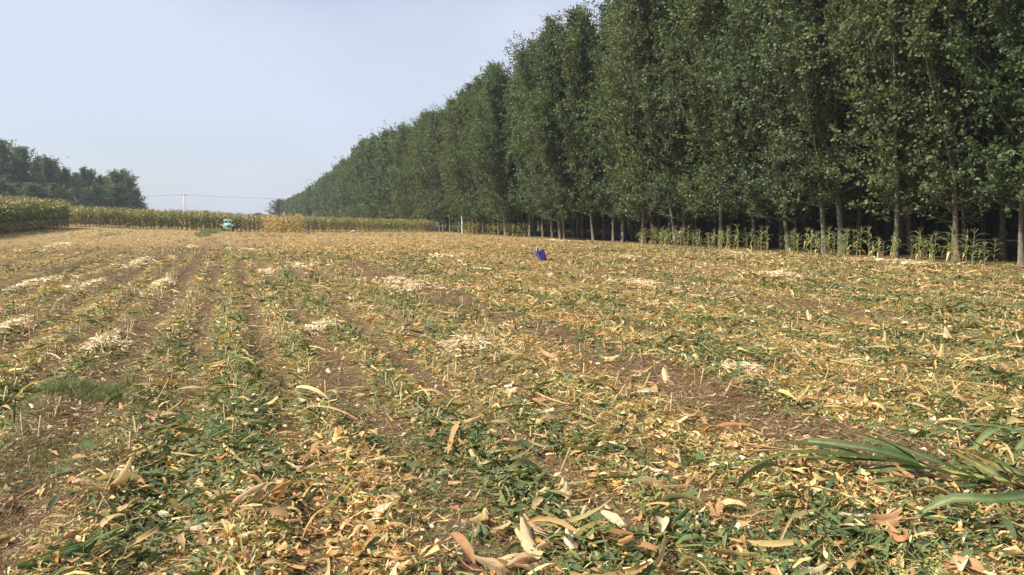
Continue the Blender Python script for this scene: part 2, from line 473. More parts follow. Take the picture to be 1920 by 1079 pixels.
def litter(n, r0, r1, S, A, size, mb, wmul=1.0, hmul=1.0):
    x, y = scatter(n, r0, r1)
    k = in_field(x, y); x, y = x[k], y[k]
    W, s = weights(x, y)
    k = rng.uniform(0, 1, len(x)) > np.clip(s * .42 + (.05 + .13 * sstep(5, 12, y)) * (.5 - .5 * np.cos(x * 2 * math.pi / ROWP)) * row_env(x), 0, .8)
    x, y, W = x[k], y[k], W[k]
    cls = (rng.uniform(0, 1, len(x))[:, None] > np.cumsum(W, -1)).sum(-1).clip(0, 5)
    for c in range(6):
        k = cls == c; m = int(k.sum())
        if not m: continue
        l0, l1, w0, w1, cu, tw, fo = SHP[c]
        px, py = x[k], y[k]
        L = (l0 + (l1 - l0) * rng.beta(1.4, 3.0, m)) * size
        Wd = (w0 + (w1 - w0) * rng.beta(1.3, 2.6, m)) * size * wmul
        S_, A_ = (S, A) if c in (0, 3, 4) else (min(S, 3) if r0 < 10 else 2, 2)
        if c in (2, 5): Wd = np.maximum(Wd, .0016 * r0 * .45)
        z = ground_z(px, py) + rng.uniform(-.008, .036, m) * hmul * (1.0 if c not in (5,) else .5) + .022 * (vnoise(px, py, .3, 41))
        prof = np.ones((m, S_)) * np.interp(np.linspace(0, 1, S_), [0, .3, 1], [.75, 1, .5])[None] * (rng.uniform(.55, 1.3, (m, S_)) if c in (3, 4) else 1)
        if c in (3, 4): prof[:, -1] *= rng.uniform(.1, 1, m)
        pit = rng.normal(0, .20 if c not in (0, 3) else .24, m)
        if c == 1: pit = rng.normal(0, .5, m)
        mb.add(*ribbons(np.stack([px, py, z], -1), rng.uniform(0, 2 * math.pi, m), pit, rng.normal(0, .55, m), L, Wd,
                        rng.normal(0, cu * .5, m), rng.normal(0, tw * .5, m), rng.uniform(-fo, fo, m), prof, S_, A_, pick(m, PAL[c]), .42))

def stubs(n, r0, r1, mb, r=.009):
    """chopped stalk stubs left standing along the rows"""
    x, y = scatter(n, r0, r1)
    x = np.round(x / .625) * .625 + rng.normal(0, .05, len(x))
    k = in_field(x, y) & (vnoise(x, y, 1.6, 51) > .42); x, y = x[k], y[k]
    m = len(x); z = ground_z(x, y)
    h = rng.uniform(.06, .19, m); tx, ty = rng.normal(0, .25, m), rng.normal(0, .25, m)
    an = np.arange(4) * math.pi / 2
    rr = rng.uniform(.7, 1.4, m) * r
    ring = np.stack([np.cos(an), np.sin(an), np.zeros(4)], -1)[None] * rr[:, None, None]
    b = np.stack([x, y, z - .01], -1)[:, None] + ring
    t = np.stack([x + tx * h, y + ty * h, z + h], -1)[:, None] + ring * .9
    V = np.concatenate([b, t], 1)
    q = np.array([(0, 1, 5, 4), (1, 2, 6, 5), (2, 3, 7, 6), (3, 0, 4, 7), (4, 5, 6, 7)])
    Q = ((np.arange(m) * 8)[:, None, None] + q[None]).reshape(-1, 4)
    c = pick(m, [(.54, .40, .22), (.46, .38, .16), (.52, .36, .20)])
    mb.add(V.reshape(-1, 3), Q, np.repeat(c, 8, 0))

for (n, r0, r1, S, A, size, wm, hm) in [(112000, 2.3, 5.5, 4, 3, .68, .95, .85), (105000, 5.5, 10, 3, 3, .74, .95, .85), (150000, 10, 20, 3, 2, .86, 1.05, 1.0),
                                         (175000, 20, 45, 3, 2, 1.1, 1.15, 1.1), (190000, 45, 112, 2, 2, 1.35, 1.4, 1.1)]:
    mb = MB(); litter(n, r0, r1, S, A, size, mb, wm, hm)
    stubs({2.3: 40, 5.5: 240, 10: 1100, 20: 3200, 45: 2500}[r0], r0, r1, mb, .006 if r0 < 20 else .009)
    o = link('crop_residue', mb.mesh('crop_residue', M_litter, False)); kind(o, 'stuff')

# fine chop, fibres and pale chips between the larger pieces
def fine_litter(n, r0, r1, size, mb):
    x, y = scatter(n, r0, r1); k = in_field(x, y); x, y = x[k], y[k]; m = len(x)
    sg_ = np.maximum(soil_mask(x, y), row_gap(x, y)); u = rng.uniform(0, 1, m)
    fibre = u < .25 + .6 * sg_
    chip = (u > .955)
    c = pick(m, [(.44, .42, .15), (.52, .43, .18), (.36, .36, .12), (.22, .26, .09), (.56, .40, .18), (.46, .27, .12)])
    c[fibre] = pick(int(fibre.sum()), [(.21, .13, .072), (.29, .19, .10), (.15, .095, .053), (.38, .26, .14)])
    c[chip] = pick(int(chip.sum()), [(.74, .62, .44), (.70, .52, .34)])
    L = np.where(fibre, rng.uniform(.04, .15, m), np.where(chip, rng.uniform(.02, .05, m), rng.uniform(.025, .09, m))) * size
    W = np.where(fibre, rng.uniform(.002, .0045, m), np.where(chip, rng.uniform(.012, .026, m), rng.uniform(.004, .012, m))) * size
    mb.add(*ribbons(np.stack([x, y, ground_z(x, y) + rng.uniform(-.003, .02, m)], -1), rng.uniform(0, 6.28, m), rng.normal(0, .25, m), rng.normal(0, .5, m), L, W, rng.normal(0, .9, m), rng.normal(0, .7, m),
                    np.zeros(m), np.ones((m, 2)) * np.array([.9, .6])[None], 2, 2, c, .2))
mb = MB(); fine_litter(75000, 2.5, 7, 1.0, mb); fine_litter(75000, 7, 18, 1.5, mb)
kind(link('fine_chaff', mb.mesh('fine_chaff', M_litter, False)), 'stuff')

# long crushed leaves and stalk lengths tangled in the litter
def long_litter(n, r0, r1, size, mb):
    x, y = scatter(n, r0, r1); k = in_field(x, y) & (rng.uniform(0, 1, n) > 1.3 * np.maximum(soil_mask(x, y), .9 * row_gap(x, y))); x, y = x[k], y[k]; m = len(x)
    g = vnoise(x, y, 1.1, 71) > .47
    c = np.where(g[:, None], pick(m, [(.085, .115, .045), (.065, .095, .04), (.12, .15, .06), (.17, .18, .07)]), pick(m, [(.56, .36, .15), (.44, .25, .10), (.62, .46, .21), (.50, .40, .15)]))
    c2 = np.where(rng.uniform(0, 1, m)[:, None] > .5, c, pick(m, [(.52, .38, .15), (.40, .24, .10)]))
    z = ground_z(x, y) + rng.uniform(.015, .07, m)
    prof = np.ones((m, 6)) * np.interp(np.linspace(0, 1, 6), [0, .25, .7, 1], [.7, 1, .85, .12])[None] * rng.uniform(.75, 1.2, (m, 6))
    mb.add(*ribbons(np.stack([x, y, z], -1), rng.uniform(0, 6.28, m), rng.normal(0, .12, m), rng.normal(0, .6, m), rng.uniform(.2, .55, m) * size, rng.uniform(.02, .055, m) * size,
                    rng.normal(0, 1.3, m), rng.normal(0, 1.8, m), rng.uniform(.1, .8, m), prof, 6, 3, c, .25, c2))
    k2 = m // 4
    st = rng.choice(m, k2, replace=False)
    mb.add(*ribbons(np.stack([x[st] + .2, y[st] + .1, z[st]], -1), rng.uniform(0, 6.28, k2), rng.normal(0, .08, k2), rng.normal(0, .3, k2), rng.uniform(.2, .75, k2) * size, rng.uniform(.012, .022, k2) * size,
                    rng.normal(0, .25, k2), rng.normal(0, .3, k2), rng.uniform(.8, 1.4, k2), np.ones((k2, 4)), 4, 3, pick(k2, [(.52, .40, .17), (.42, .40, .14), (.58, .40, .2)]), .1))
mb = MB(); long_litter(420, 2.6, 7, .75, mb); long_litter(1200, 7, 16, .8, mb); long_litter(3000, 16, 40, 1.0, mb)
kind(link('crushed_leaves', mb.mesh('crushed_leaves', M_husk, False)), 'stuff')

# single torn leaves lying on the foreground soil, each a piece of the ground
leafm = []
for i in range(14):
    mb = MB(); g = i % 7
    c = [(.07, .125, .05), (.055, .10, .045), (.10, .16, .055), (.46, .28, .13), (.40, .21, .09), (.56, .42, .2), (.68, .54, .35)][g]
    L = random.uniform(.14, .27) * (1 if g != 6 else .7); W = random.uniform(.03, .05) * (1 if g < 3 else 1.1)
    a = lambda v: np.array([v], float)
    mb.add(*ribbons(np.zeros((1, 3)), a(0), a(random.uniform(-.15, .3)), a(random.uniform(-.6, .6)), a(L), a(W), a(random.uniform(-1.6, 1.6)), a(random.uniform(-1.6, 1.6)),
                    a(random.uniform(.2, .9)), (leafprof(np.linspace(0, 1, 7)) if g < 5 else huskprof(np.linspace(0, 1, 7)))[None], 7, 3, np.array([c]), .18))
    leafm.append(mb.mesh('leaf', M_husk if g >= 3 else M_blade))
for i in range(290):
    x, y = scatter(1, 2.7, 7.0, -36, 36); x, y = float(x[0]), float(y[0])
    if soil_mask(x, y) > .45 and random.random() < .7: continue
    me = random.choice(leafm)
    o = child('dry_leaf' if leafm.index(me) % 7 >= 3 else 'green_leaf', me, ground, loc=(x, y, float(ground_z(x, y)) + random.uniform(.012, .05)), rz=random.uniform(0, 6.28))
    k = random.uniform(.7, 1.25); o.scale = (k, k, k)
    o.rotation_euler[0] = random.gauss(0, .22); o.rotation_euler[1] = random.gauss(0, .2)

# ------------------------------------------------------------------ poplar plantation
def make_tree(seed, H, Rc, zb, nleaf, lsize, nbr, tr, lean=0.0, tint=(1, 1, 1), wood=True, plume=1.0):
    r = np.random.default_rng(seed)
    # trunk
    n = 12; t = np.linspace(0, 1, n)
    bend = np.cumsum(r.normal(0, .035, (n, 2)), 0) * (H / 16)
    P = np.stack([bend[:, 0] - lean * t * H * (1 - .5 * t), bend[:, 1], t * H * .97], -1); P[0, :2] = 0; P[:, 2] -= .08
    tb = MB()
    bark_lo = np.array([.16, .13, .098]); bark_hi = np.array([.17, .155, .115])
    rad = tr * (1 - t) ** .85 + .015; rad[0] *= 1.25
    tb.tube(P, rad, 8, bark_lo + (bark_hi - bark_lo) * np.minimum(t * 3, 1)[:, None])
    allp, alln, allc = [], [], []
    golden = 2.399963
    lens = []
    brs = []
    for i in range(nbr):
        u = (i + r.uniform(0, .9)) / nbr
        hz = zb + (H - zb) * (u ** .92) * .96
        f = (hz - zb) / (H - zb)
        prof = (min(1, .80 + 1.2 * f) * (1 - f) ** .60) + .09
        el = R(r.uniform(26, 50)) + R(32) * f if f > .16 else R(r.uniform(4, 30))
        L = Rc * prof / max(math.cos(el + .15), .35) * (r.uniform(.45, 1.0) if r.random() < .7 else r.uniform(1.0, 1.35))
        L = min(L, (H * 1.05 - hz) / math.sin(el) if f > .6 else L)
        az = i * golden + r.normal(0, .35)
        base = np.array([np.interp(hz, P[:, 2], P[:, 0]), np.interp(hz, P[:, 2], P[:, 1]), hz])
        s = np.linspace(0, 1, 5)
        e2 = el + .35 * s
        hor = np.cumsum(np.cos(e2)) * L / 5; ver = np.cumsum(np.sin(e2)) * L / 5
        hor -= hor[0]; ver -= ver[0]
        if f < .16: ver = ver - .25 * (hor / max(Rc, 1)) ** 2
        B = base + np.stack([np.cos(az) * hor, np.sin(az) * hor, ver], -1)
        brs.append((B, L, f)); lens.append(L ** 1.35)
        if wood: tb.tube(B, np.linspace(max(.010, .034 * L / 3), .004, 5), 3, bark_hi, cap=False)
    lens = np.array(lens); cnt = (nleaf * lens / lens.sum()).astype(int)
    for (B, L, f), k in zip(brs, cnt):
        # sub-twigs make the clumps
        nt_ = max(2, int(L * 3.2))
        st = r.uniform(.06, 1.0, nt_) ** .8
        tz = np.stack([np.interp(st, np.linspace(0, 1, 5), B[:, q]) for q in range(3)], -1)
        off = r.normal(0, 1, (nt_, 3)) * np.array([.28, .28, .30]) * (.6 + .25 * L)
        tip = tz + off + np.array([0, 0, .30])
        w = r.integers(0, nt_, k); q = r.uniform(0, 1, k)[:, None]
        p = tz[w] * (1 - q) + tip[w] * q + r.normal(0, .085, (k, 3))
        allp.append(p)
        alln.append(np.full(k, f))
        tone = (r.uniform(.65, 1.1, nt_) + .5 * (r.uniform(0, 1, nt_) < .2))[w]
        yel = (r.uniform(0, 1, nt_) < .03)[w]
        allc.append(np.stack([tone, yel], -1))
    p = np.concatenate(allp); tn = np.concatenate(allc); k = len(p)
    n1 = r.normal(0, 1, (k, 3)); n1[:, 2] = np.abs(n1[:, 2]) * .9; n1 /= np.linalg.norm(n1, axis=1)[:, None]
    t1 = np.cross(n1, r.normal(0, 1, (k, 3))); t1 /= np.linalg.norm(t1, axis=1)[:, None]
    b1 = np.cross(n1, t1)
    sz = lsize * r.uniform(.65, 1.3, k)[:, None]
    V = np.stack([p - t1 * sz * .62, p + b1 * sz * .45 - t1 * sz * .12, p + t1 * sz * .6, p - b1 * sz * .45 - t1 * sz * .12], 1)
    Q = np.arange(k * 4).reshape(-1, 4)
    c = np.array([.112, .148, .074]) * np.array(tint)
    C = c * tn[:, :1] * r.uniform(.84, 1.18, (k, 1)) * r.uniform(.92, 1.08, (k, 3))
    ye = tn[:, 1] > .5
    C[ye] = np.array([.155, .155, .060]) * r.uniform(.6, 1.2, (ye.sum(), 1))
    return tb, (V.reshape(-1, 3), Q, np.repeat(C, 4, 0))

near_p, far_p = [], []
for i in range(7):
    tb, (V, Q, C) = make_tree(100 + i, 16.5, [3.0, 3.5, 2.7, 3.3, 2.9, 3.7, 3.1][i], 1.3 + .4 * (i % 3), 37000, .122, 140, .086 + .018 * (i % 2), lean=[.03, .06, .02, .05, .0, .07, .035][i], tint=[(1, 1, 1), (1.1, 1.05, .9), (.92, .97, 1.1), (1.10, 1.03, .93), (1, 1.05, 1), (1.05, 1, 1), (.95, .95, 1)][i])
    near_p.append((tb.mesh('trunk', M_bark), np_mesh('crown', V, Q, C, None, False, M_leaf)))
for i in range(5):
    tb, (V, Q, C) = make_tree(200 + i, 16.5, 3.2, 1.0, 12000, .20, 95, .095, lean=.03, tint=(1, 1.03, 1.05))
    far_p.append((tb.mesh('trunk', M_bark), np_mesh('crown', V, Q, C, None, False, M_leaf)))

def place_tree(x, y, h, protos, label, group, wide=1.0, rz=None):
    tme, cme = random.choice(protos)
    o = empty('poplar_tree', (x, y, float(ground_z(x, y))), random.uniform(-.7, .7) if rz is None else rz)
    k = h / 16.5
    o.scale = (wide * (.55 * k + .45) * random.uniform(.92, 1.1), wide * (.55 * k + .45) * random.uniform(.92, 1.1), k)
    if x > 15 and y < 90: o.rotation_euler = (R(random.gauss(0, 1.2)), R(random.gauss(-2.6, 1.6)), o.rotation_euler[2] * .9)
    link('trunk', tme, o); link('crown', cme, o)
    tag(o, label, 'tree', group)
    return o

def row_h(y):
    return float(np.interp(y, [0, 60, 75, 90, 130, 173, 226, 340], [15.6, 14.6, 13.5, 13.1, 14.3, 12.3, 9.2, 7.2]))
ROWX = [24.3, 27.6, 30.9, 34.2]
ORD = ['first', 'second', 'third', 'fourth', 'fifth', 'sixth', 'seventh', 'eighth', 'ninth', 'tenth', 'eleventh', 'twelfth', 'thirteenth', 'fourteenth', 'fifteenth',
       'sixteenth', 'seventeenth', 'eighteenth', 'nineteenth', 'twentieth']
ORD += ['twenty-' + q for q in ORD[:9]] + ['thirtieth'] + ['thirty-' + q for q in ORD[:9]]
RN = ['front', 'second', 'third', 'fourth']
POLE_Y = 82.5
for ri, X in enumerate(ROWX):
    y = [9.0, 12.0, 13.0, 15.0][ri]
    ymax = [335, 150, 90, 60][ri]
    ys = []
    while y < ymax:
        ys.append(y + random.gauss(0, .5)); y += (2.0 if 28 < y < 75 else 2.4) if y < 105 else 4.4
    nb = sum(1 for v in ys if v < POLE_Y)
    for k, y in enumerate(ys):
        grp = 'poplars in the %s row of the plantation' % RN[ri]
        if ri > 1: lb = 'poplar in the %s row, inside the shaded plantation' % RN[ri]
        elif y < POLE_Y: lb = '%s-row poplar, %s trunk from the white concrete pole towards the camera' % (RN[ri], ORD[nb - 1 - k])
        elif k - nb < (26 if ri == 0 else 10): lb = '%s-row poplar, %s tree beyond the white concrete pole' % (RN[ri], ORD[k - nb])
        else: lb = 'distant %s-row poplar far beyond the white pole, merging into the row' % RN[ri]; grp = 'distant poplars merging into the %s row' % RN[ri]
        h = row_h(y) * random.uniform(.955, 1.04)
        place_tree(X - .014 * max(0, y - 20) + random.gauss(0, .38), y, h, near_p if y < 105 else far_p, lb, grp)

# the rest of the plantation, too deep inside to pick apart
mb = MB()
cheap = [make_tree(300 + i, 16.0, 2.6, 2.4, 520, .66, 26, .14, wood=False) for i in range(3)]
yy = 6.0
for ri, X in enumerate([37.5, 40.8, 44.1, 47.4]):
    y = 14.0 + ri * 2
    while y < 140:
        tb, (V, Q, C) = random.choice(cheap)
        off = np.array([X + random.gauss(0, .3), y + random.gauss(0, .3), 0]); sca = np.array([1, 1, random.uniform(.85, 1.05) * row_h(y) / 17])
        mb.add(V * sca + off, Q, C); mb.add(tb.V[0] * sca + off, tb.Q[0], tb.C[0])
        y += 3.3
o = link('plantation_woods', mb.mesh('plantation_woods', M_leaf, False)); kind(o, 'stuff')
# added leaf wall in dark green, blocks bright sky showing between the trunks
k = 26000
p = np.stack([rng.uniform(49, 54, k), rng.uniform(8, 190, k), 5.5 * rng.beta(1.1, 1.6, k)], -1)
n1 = rng.normal(0, 1, (k, 3)); n1 /= np.linalg.norm(n1, axis=1)[:, None]
t1 = np.cross(n1, rng.normal(0, 1, (k, 3))); t1 /= np.linalg.norm(t1, axis=1)[:, None]; b1 = np.cross(n1, t1)
sz = rng.uniform(.3, .6, (k, 1))
V = np.stack([p - t1 * sz, p + b1 * sz * .6, p + t1 * sz, p - b1 * sz * .6], 1)
o = link('added_thicket', np_mesh('added_thicket', V, np.arange(k * 4).reshape(-1, 4), np.repeat(pick(k, [(.04, .06, .025)]), 4, 0), None, False, M_leaf)); kind(o, 'stuff')

# grove beyond the standing corn
for i, (px, d, h, w) in enumerate([(-40, 150, 17.5, 1.5), (-12, 155, 17.0, 1.4), (14, 148, 17.2, 1.4), (36, 158, 16.8, 1.3), (52, 152, 16.2, 1.4), (74, 155, 14.4, 1.3), (93, 150, 14.0, 1.2), (108, 158, 13.8, 1.2),
                      (124, 152, 11.8, 1.2), (2, 140, 9, 1.8), (60, 140, 8, 1.8), (100, 142, 8, 1.8)]):
    x, y = px2wd(px, d)
    place_tree(x, y, h * .86, far_p, ('%s tree of the tall part of the dark grove, counting from the picture edge' % ORD[i]) if i < 9 else ('%s low rounded tree in front of the tall grove, counting from the picture edge' % ORD[i - 9]), 'trees in the taller part of the grove', w, random.uniform(0, 6))
for i, (px, d, h, w) in enumerate([(147, 170, 11.0, 1.15), (160, 172, 12.4, 1.3), (174, 175, 12.0, 1.2), (190, 176, 10.8, 1.1), (203, 178, 10.6, 1.1), (219, 172, 11.6, 1.3), (234, 175, 12.0, 1.5), (246, 172, 10.4, 1.3), (255, 176, 7.5, 1.3), (180, 158, 8, 1.6), (225, 158, 8, 1.6)]):
    x, y = px2wd(px, d)
    place_tree(x, y, h * .93, far_p, ('%s tree of the lower rounded clump ending the grove, counting away from the picture edge' % ORD[i]) if i < 9 else ('%s low bushy tree in front of the lower clump, counting from the picture edge' % ORD[i - 9]), 'trees in the lower clump of the grove', w, random.uniform(0, 6))
x, y = px2wd(268, 230); place_tree(x, y, 5.6, far_p, 'small pale bush at the very end of the dark grove', None, 1.6)
x, y = px2wd(527, 300); place_tree(x, y, 8.6, far_p, 'lone round tree beside the far end of the poplar row', None, 2.5)
for (px, d, h, w, lb) in [(388, 420, 5.4, 2.2, 'tiny dark tree on the skyline beyond the corn'), (396, 420, 4.4, 2, 'tiny low tree on the skyline next to the small dark one'), (484, 420, 4.6, 2.2, 'tiny dark bush on the skyline, nearer the lone round tree'), (489, 430, 4.4, 2.2, 'second tiny bush on the skyline close to the lone round tree'), (402, 440, 3.4, 2, 'smallest grey bush just showing over the corn')]:
    x, y = px2wd(px, d); place_tree(x, y, h, far_p, lb, None, w)

# ------------------------------------------------------------------ corn
def corn_plant(seed, H, dryness=0.0, nl=13, wide=1.0, tass=True):
    r = random.Random(seed); mb = MB()
    lx, ly = r.gauss(0, .03), r.gauss(0, .03)
    st = [(lx * H * t * t, ly * H * t * t, H * t * .86) for t in (0, .3, .65, 1)]
    g = np.array([.16, .20, .07]) * (1 - dryness) + np.array([.50, .36, .18]) * dryness
    mb.tube(st, [.016, .014, .010, .005], 4, g, cap=False)
    if tass:
        tp = np.array(st[-1])
        for k in range(5):
            a = r.uniform(0, 6.28); e = r.uniform(.05, .5)
            mb.tube([tp, tp + np.array([math.cos(a) * e * .13, math.sin(a) * e * .13, .14 * H / 2.3]), tp + np.array([math.cos(a) * e * .34, math.sin(a) * e * .34, .25 * H / 2.3])], [.006, .008, .004], 3, (.46, .34, .17), cap=False)
    az0 = r.uniform(0, 3.14)
    for k in range(nl):
        t = .12 + .83 * k / (nl - 1); b = np.array([np.interp(t, (0, .3, .65, 1), [q[i] for q in st]) for i in range(3)])
        L = (.85 * H / 2.3) * (0.75 + .5 * math.sin(math.pi * t)) * r.uniform(.8, 1.15) * wide
        az = az0 + math.pi * (k % 2) + r.gauss(0, .45); up = r.uniform(.9, 1.25) - .2 * (1 - t)
        dr = min(1, max(0, dryness + (.75 if t < .28 else 0) * r.random() + (.35 * r.random() if t > .7 else 0)))
        c = np.array([.10, .145, .042]) * r.uniform(.8, 1.3) * (1 - dr) + np.array([.55, .36, .145]) * dr * r.uniform(.8, 1.1)
        s = np.linspace(0, 1, 4); ang = up - (2.0 + r.uniform(-.4, .5)) * s
        hor = np.concatenate([[0], np.cumsum(np.cos(ang[:-1]))]) * L / 3; ver = np.concatenate([[0], np.cumsum(np.sin(ang[:-1]))]) * L / 3
        if dr > .6: ver -= hor * .5
        pts = b + np.stack([math.cos(az) * hor, math.sin(az) * hor, ver], -1)
        w = np.array([.035, .055, .042, .006]) * (1.15 if H > 2 else .9)
        side = np.array([-math.sin(az), math.cos(az), 0]); tw = r.gauss(0, .3)
        V = np.stack([pts - side * w[:, None] / 1.6 + np.array([0, 0, 1]) * w[:, None] * tw, pts + side * w[:, None] / 1.6 - np.array([0, 0, 1]) * w[:, None] * tw], 1)
        c2 = c * (1 - .3) + np.array([.40, .33, .12]) * .3
        C = np.array([c, c, c * .6 + c2 * .4, c2])
        mb.add(V, [(2 * i, 2 * i + 1, 2 * i + 3, 2 * i + 2) for i in range(3)], np.repeat(C, 2, 0))
    if H > 2 and r.random() < .7:
        t = .45; b = np.array([lx * H * .2, ly * H * .2, H * t * .86]); a = r.uniform(0, 6.28)
        d = np.array([math.cos(a) * .5, math.sin(a) * .5, .85])
        mb.tube([b, b + d * .08, b + d * .18, b + d * .26], [.015, .03, .026, .006], 5, (.45, .40, .20), cap=False)
    return mb
greenp = [corn_plant(i, 2.35, .05) for i in range(6)]
mixp = [corn_plant(20 + i, 2.35, .22) for i in range(6)]
dryp = [corn_plant(40 + i, 2.35, .9, 10) for i in range(4)]
def cp_mesh(lst): return [m.mesh('corn_plant', M_corn) for m in lst]
greenM, mixM, dryM = cp_mesh(greenp), cp_mesh(mixp), cp_mesh(dryp)
cat_ = lambda m: (np.concatenate(m.V), np.concatenate(m.Q), np.concatenate(m.C))
greenA, mixA, dryA = [[cat_(m) for m in l] for l in (greenp, mixp, dryp)]

def rotz(V, a): c, s = math.cos(a), math.sin(a); return V @ np.array([[c, s, 0], [-s, c, 0], [0, 0, 1]])
def single_corn(x, y, h, pool, label, group):
    o = link('corn_plant', random.choice(pool), None, (x, y, float(ground_z(x, y))), random.uniform(0, 6.28))
    k = h / 2.35; o.scale = (min(1, .35 + .65 * k), min(1, .35 + .65 * k), k)
    tag(o, label, 'corn plant', group); return o
def mass_corn(mb, x, y, h, pool):
    V, Q, C = random.choice(pool); k = h / 2.35; kk = min(1, .35 + .65 * k)
    mb.add(rotz(V, random.uniform(0, 6.28)) * np.array([kk, kk, k]) + np.array([x, y, float(ground_z(x, y))]), Q, C)

# nearer block: its side runs along the rows
mass = MB()
for r_ in range(7):
    X = -14.9 - .55 * r_
    y = 48.0 + random.random() * .2
    while y < 89.5 - .2 * random.random():
        h = (2.62 if y < 70 else 2.72) * random.uniform(.92, 1.06)
        if r_ == 0 and y > 67: single_corn(X + random.gauss(0, .06), y, h, greenM, 'tall dark green corn plant on the shaded side of the nearer corn block', 'corn plants along the shaded side of the nearer block')
        else: mass_corn(mass, X + random.gauss(0, .07), y, h, greenA)
        y += .26 if r_ < 3 else .36
o = link('standing_corn', mass.mesh('standing_corn', M_corn)); kind(o, 'stuff')
# far block: its front runs across the rows
def far_h(x): return float(np.interp(x, [-16, -4, 1, 6, 12, 18, 25.5], [2.3, 2.3, 2.2, 1.95, 1.75, 1.55, 1.4]))
def far_y(x): return float(np.interp(x, [-20, 4, 22.4], [98.2, 98.0, 87.5]))
mass = MB()
x = -20.0
while x < 22.5:
    nrow = 0; y = far_y(x) + random.gauss(0, .25)
    while y < 106 and (nrow < 13):
        h = far_h(x) * random.uniform(.88, 1.08)
        dry_here = 1.0 < x < 6.5 and random.random() < .5
        pool = (dryA, dryM) if dry_here or random.random() < .08 else ((mixA, mixM) if random.random() < .6 else (greenA, greenM))
        if nrow == 0 and x > -14:
            single_corn(x + random.gauss(0, .08), y, h, pool[1], 'yellowing corn plant at the far edge of the harvested field', 'corn plants along the far edge of the field')
        else: mass_corn(mass, x + random.gauss(0, .1), y, h, pool[0])
        y += .42 if nrow < 10 else .8; nrow += 1
    x += .5
o = link('standing_corn', mass.mesh('standing_corn', M_corn)); kind(o, 'stuff')
# dry clump standing forward of the far block
for i in range(40):
    px = random.uniform(494, 566); d = random.uniform(84.5, 88)
    x, y = px2wd(px, d)
    single_corn(x, y, random.uniform(1.75, 2.25), dryM if random.random() < .8 else mixM, 'straw coloured dry corn plant in the clump standing forward of the far corn', 'dry corn plants in the forward clump')
x, y = px2wd(342, 101); o = single_corn(x, y, 1.0, dryM, 'short broken pale corn stalk standing alone before the far corn', None)

# stunted corn along the plantation edge: every plant has its stalk, leaves and tassel
sleaf = []
for i in range(8):
    mb = MB(); rr = random.Random(600 + i)
    L = rr.uniform(.40, .62); s = np.linspace(0, 1, 6); up = rr.uniform(.7, 1.15); ang = up - rr.uniform(1.5, 2.3) * s
    hor = np.concatenate([[0], np.cumsum(np.cos(ang[:-1]))]) * L / 5; ver = np.concatenate([[0], np.cumsum(np.sin(ang[:-1]))]) * L / 5
    curve_leaf(mb, np.stack([hor, hor * 0, ver], -1), .058, leafprof, np.array([(.17, .21, .09), (.20, .23, .10), (.14, .18, .08), (.28, .26, .12)][i % 4]), 3, .35, None, (.20, .22, .08))
    sleaf.append(mb.mesh('leaf', M_corn))
sdry = []
for i in range(2):
    mb = MB(); curve_leaf(mb, [(0, 0, 0), (.1, 0, .05), (.18, .01, -.06), (.22, 0, -.25)], .05, leafprof, (.48, .34, .16), 3, .4); sdry.append(mb.mesh('leaf', M_corn))
sst, sta = [], []
for i in range(3):
    mb = MB(); l = [(.03, .0), (-.02, .02), (0, -.03)][i]
    mb.tube([(0, 0, -.03), (l[0] * .3, l[1] * .3, .4), (l[0], l[1], .95)], [.016, .013, .006], 5, np.array([(.30, .26, .12), (.20, .24, .09), (.20, .24, .09)])); sst.append((mb.mesh('stalk', M_corn), l))
    mb = MB()
    for k in range(6):
        a = k * 1.05 + i; e = .2 if k else 0
        mb.tube([(0, 0, 0), (math.cos(a) * e * .3, math.sin(a) * e * .3, .1), (math.cos(a) * e * .55, math.sin(a) * e * .55, .17 + .04 * (k == 0))], [.004, .006, .003], 3, (.36, .31, .17), cap=False)
    sta.append(mb.mesh('tassel', M_corn))
def stunted(x, y, h, label, group):
    o = empty('corn_plant', (x, y, float(ground_z(x, y))), random.uniform(0, 6.28)); k = h / 1.15
    o.scale = (k, k, k); tag(o, label, 'corn plant', group)
    sm_, l = random.choice(sst); link('stalk', sm_, o)
    t_ = link('tassel', random.choice(sta), o, (l[0], l[1], .93))
    n = random.randint(7, 9); a0 = random.uniform(0, 3)
    for q in range(n):
        t = .22 + .62 * q / (n - 1)
        me = random.choice(sleaf) if (t > .3 and random.random() < .85) or random.random() < .3 else random.choice(sdry)
        lf = link('leaf', me, o, (l[0] * t * t, l[1] * t * t, .95 * t), a0 + math.pi * (q % 2) + random.gauss(0, .4))
        kk = random.uniform(.8, 1.2) * (1.1 - .35 * abs(t - .5)); lf.scale = (kk, kk, kk)
    return o
y = 18.6
SL = 'short green corn plant in the ragged row in front of the poplar trunks'
SG = 'short corn plants along the plantation edge'
while y < 41.5:
    if not (35.9 < y < 36.3 or 28.6 < y < 29.5):
        stunted(22.95 + random.gauss(0, .16), y, random.choice((.7, .85, 1.0, 1.1, 1.25)) * random.uniform(.9, 1.08), SL, SG)
        if random.random() < .2: stunted(22.75 + random.gauss(0, .15), y + .1, random.uniform(.7, 1.1), SL, SG)
    y += random.choice((.13, .17, .22, .27, .33))
x, y_ = 22.9, 20.0
o = stunted(x, y_, 1.38, 'tallest short corn plant, its stalk base wrapped in orange dry leaves', None)
for k in range(5):
    lf = link('leaf', sdry[k % 2], o, (0, 0, .3 + .04 * k), k * 1.3); lf.scale = (1.2, 1.4, 1.2); lf['label'] = 'orange dry leaf hanging at the base'
y = 60.0
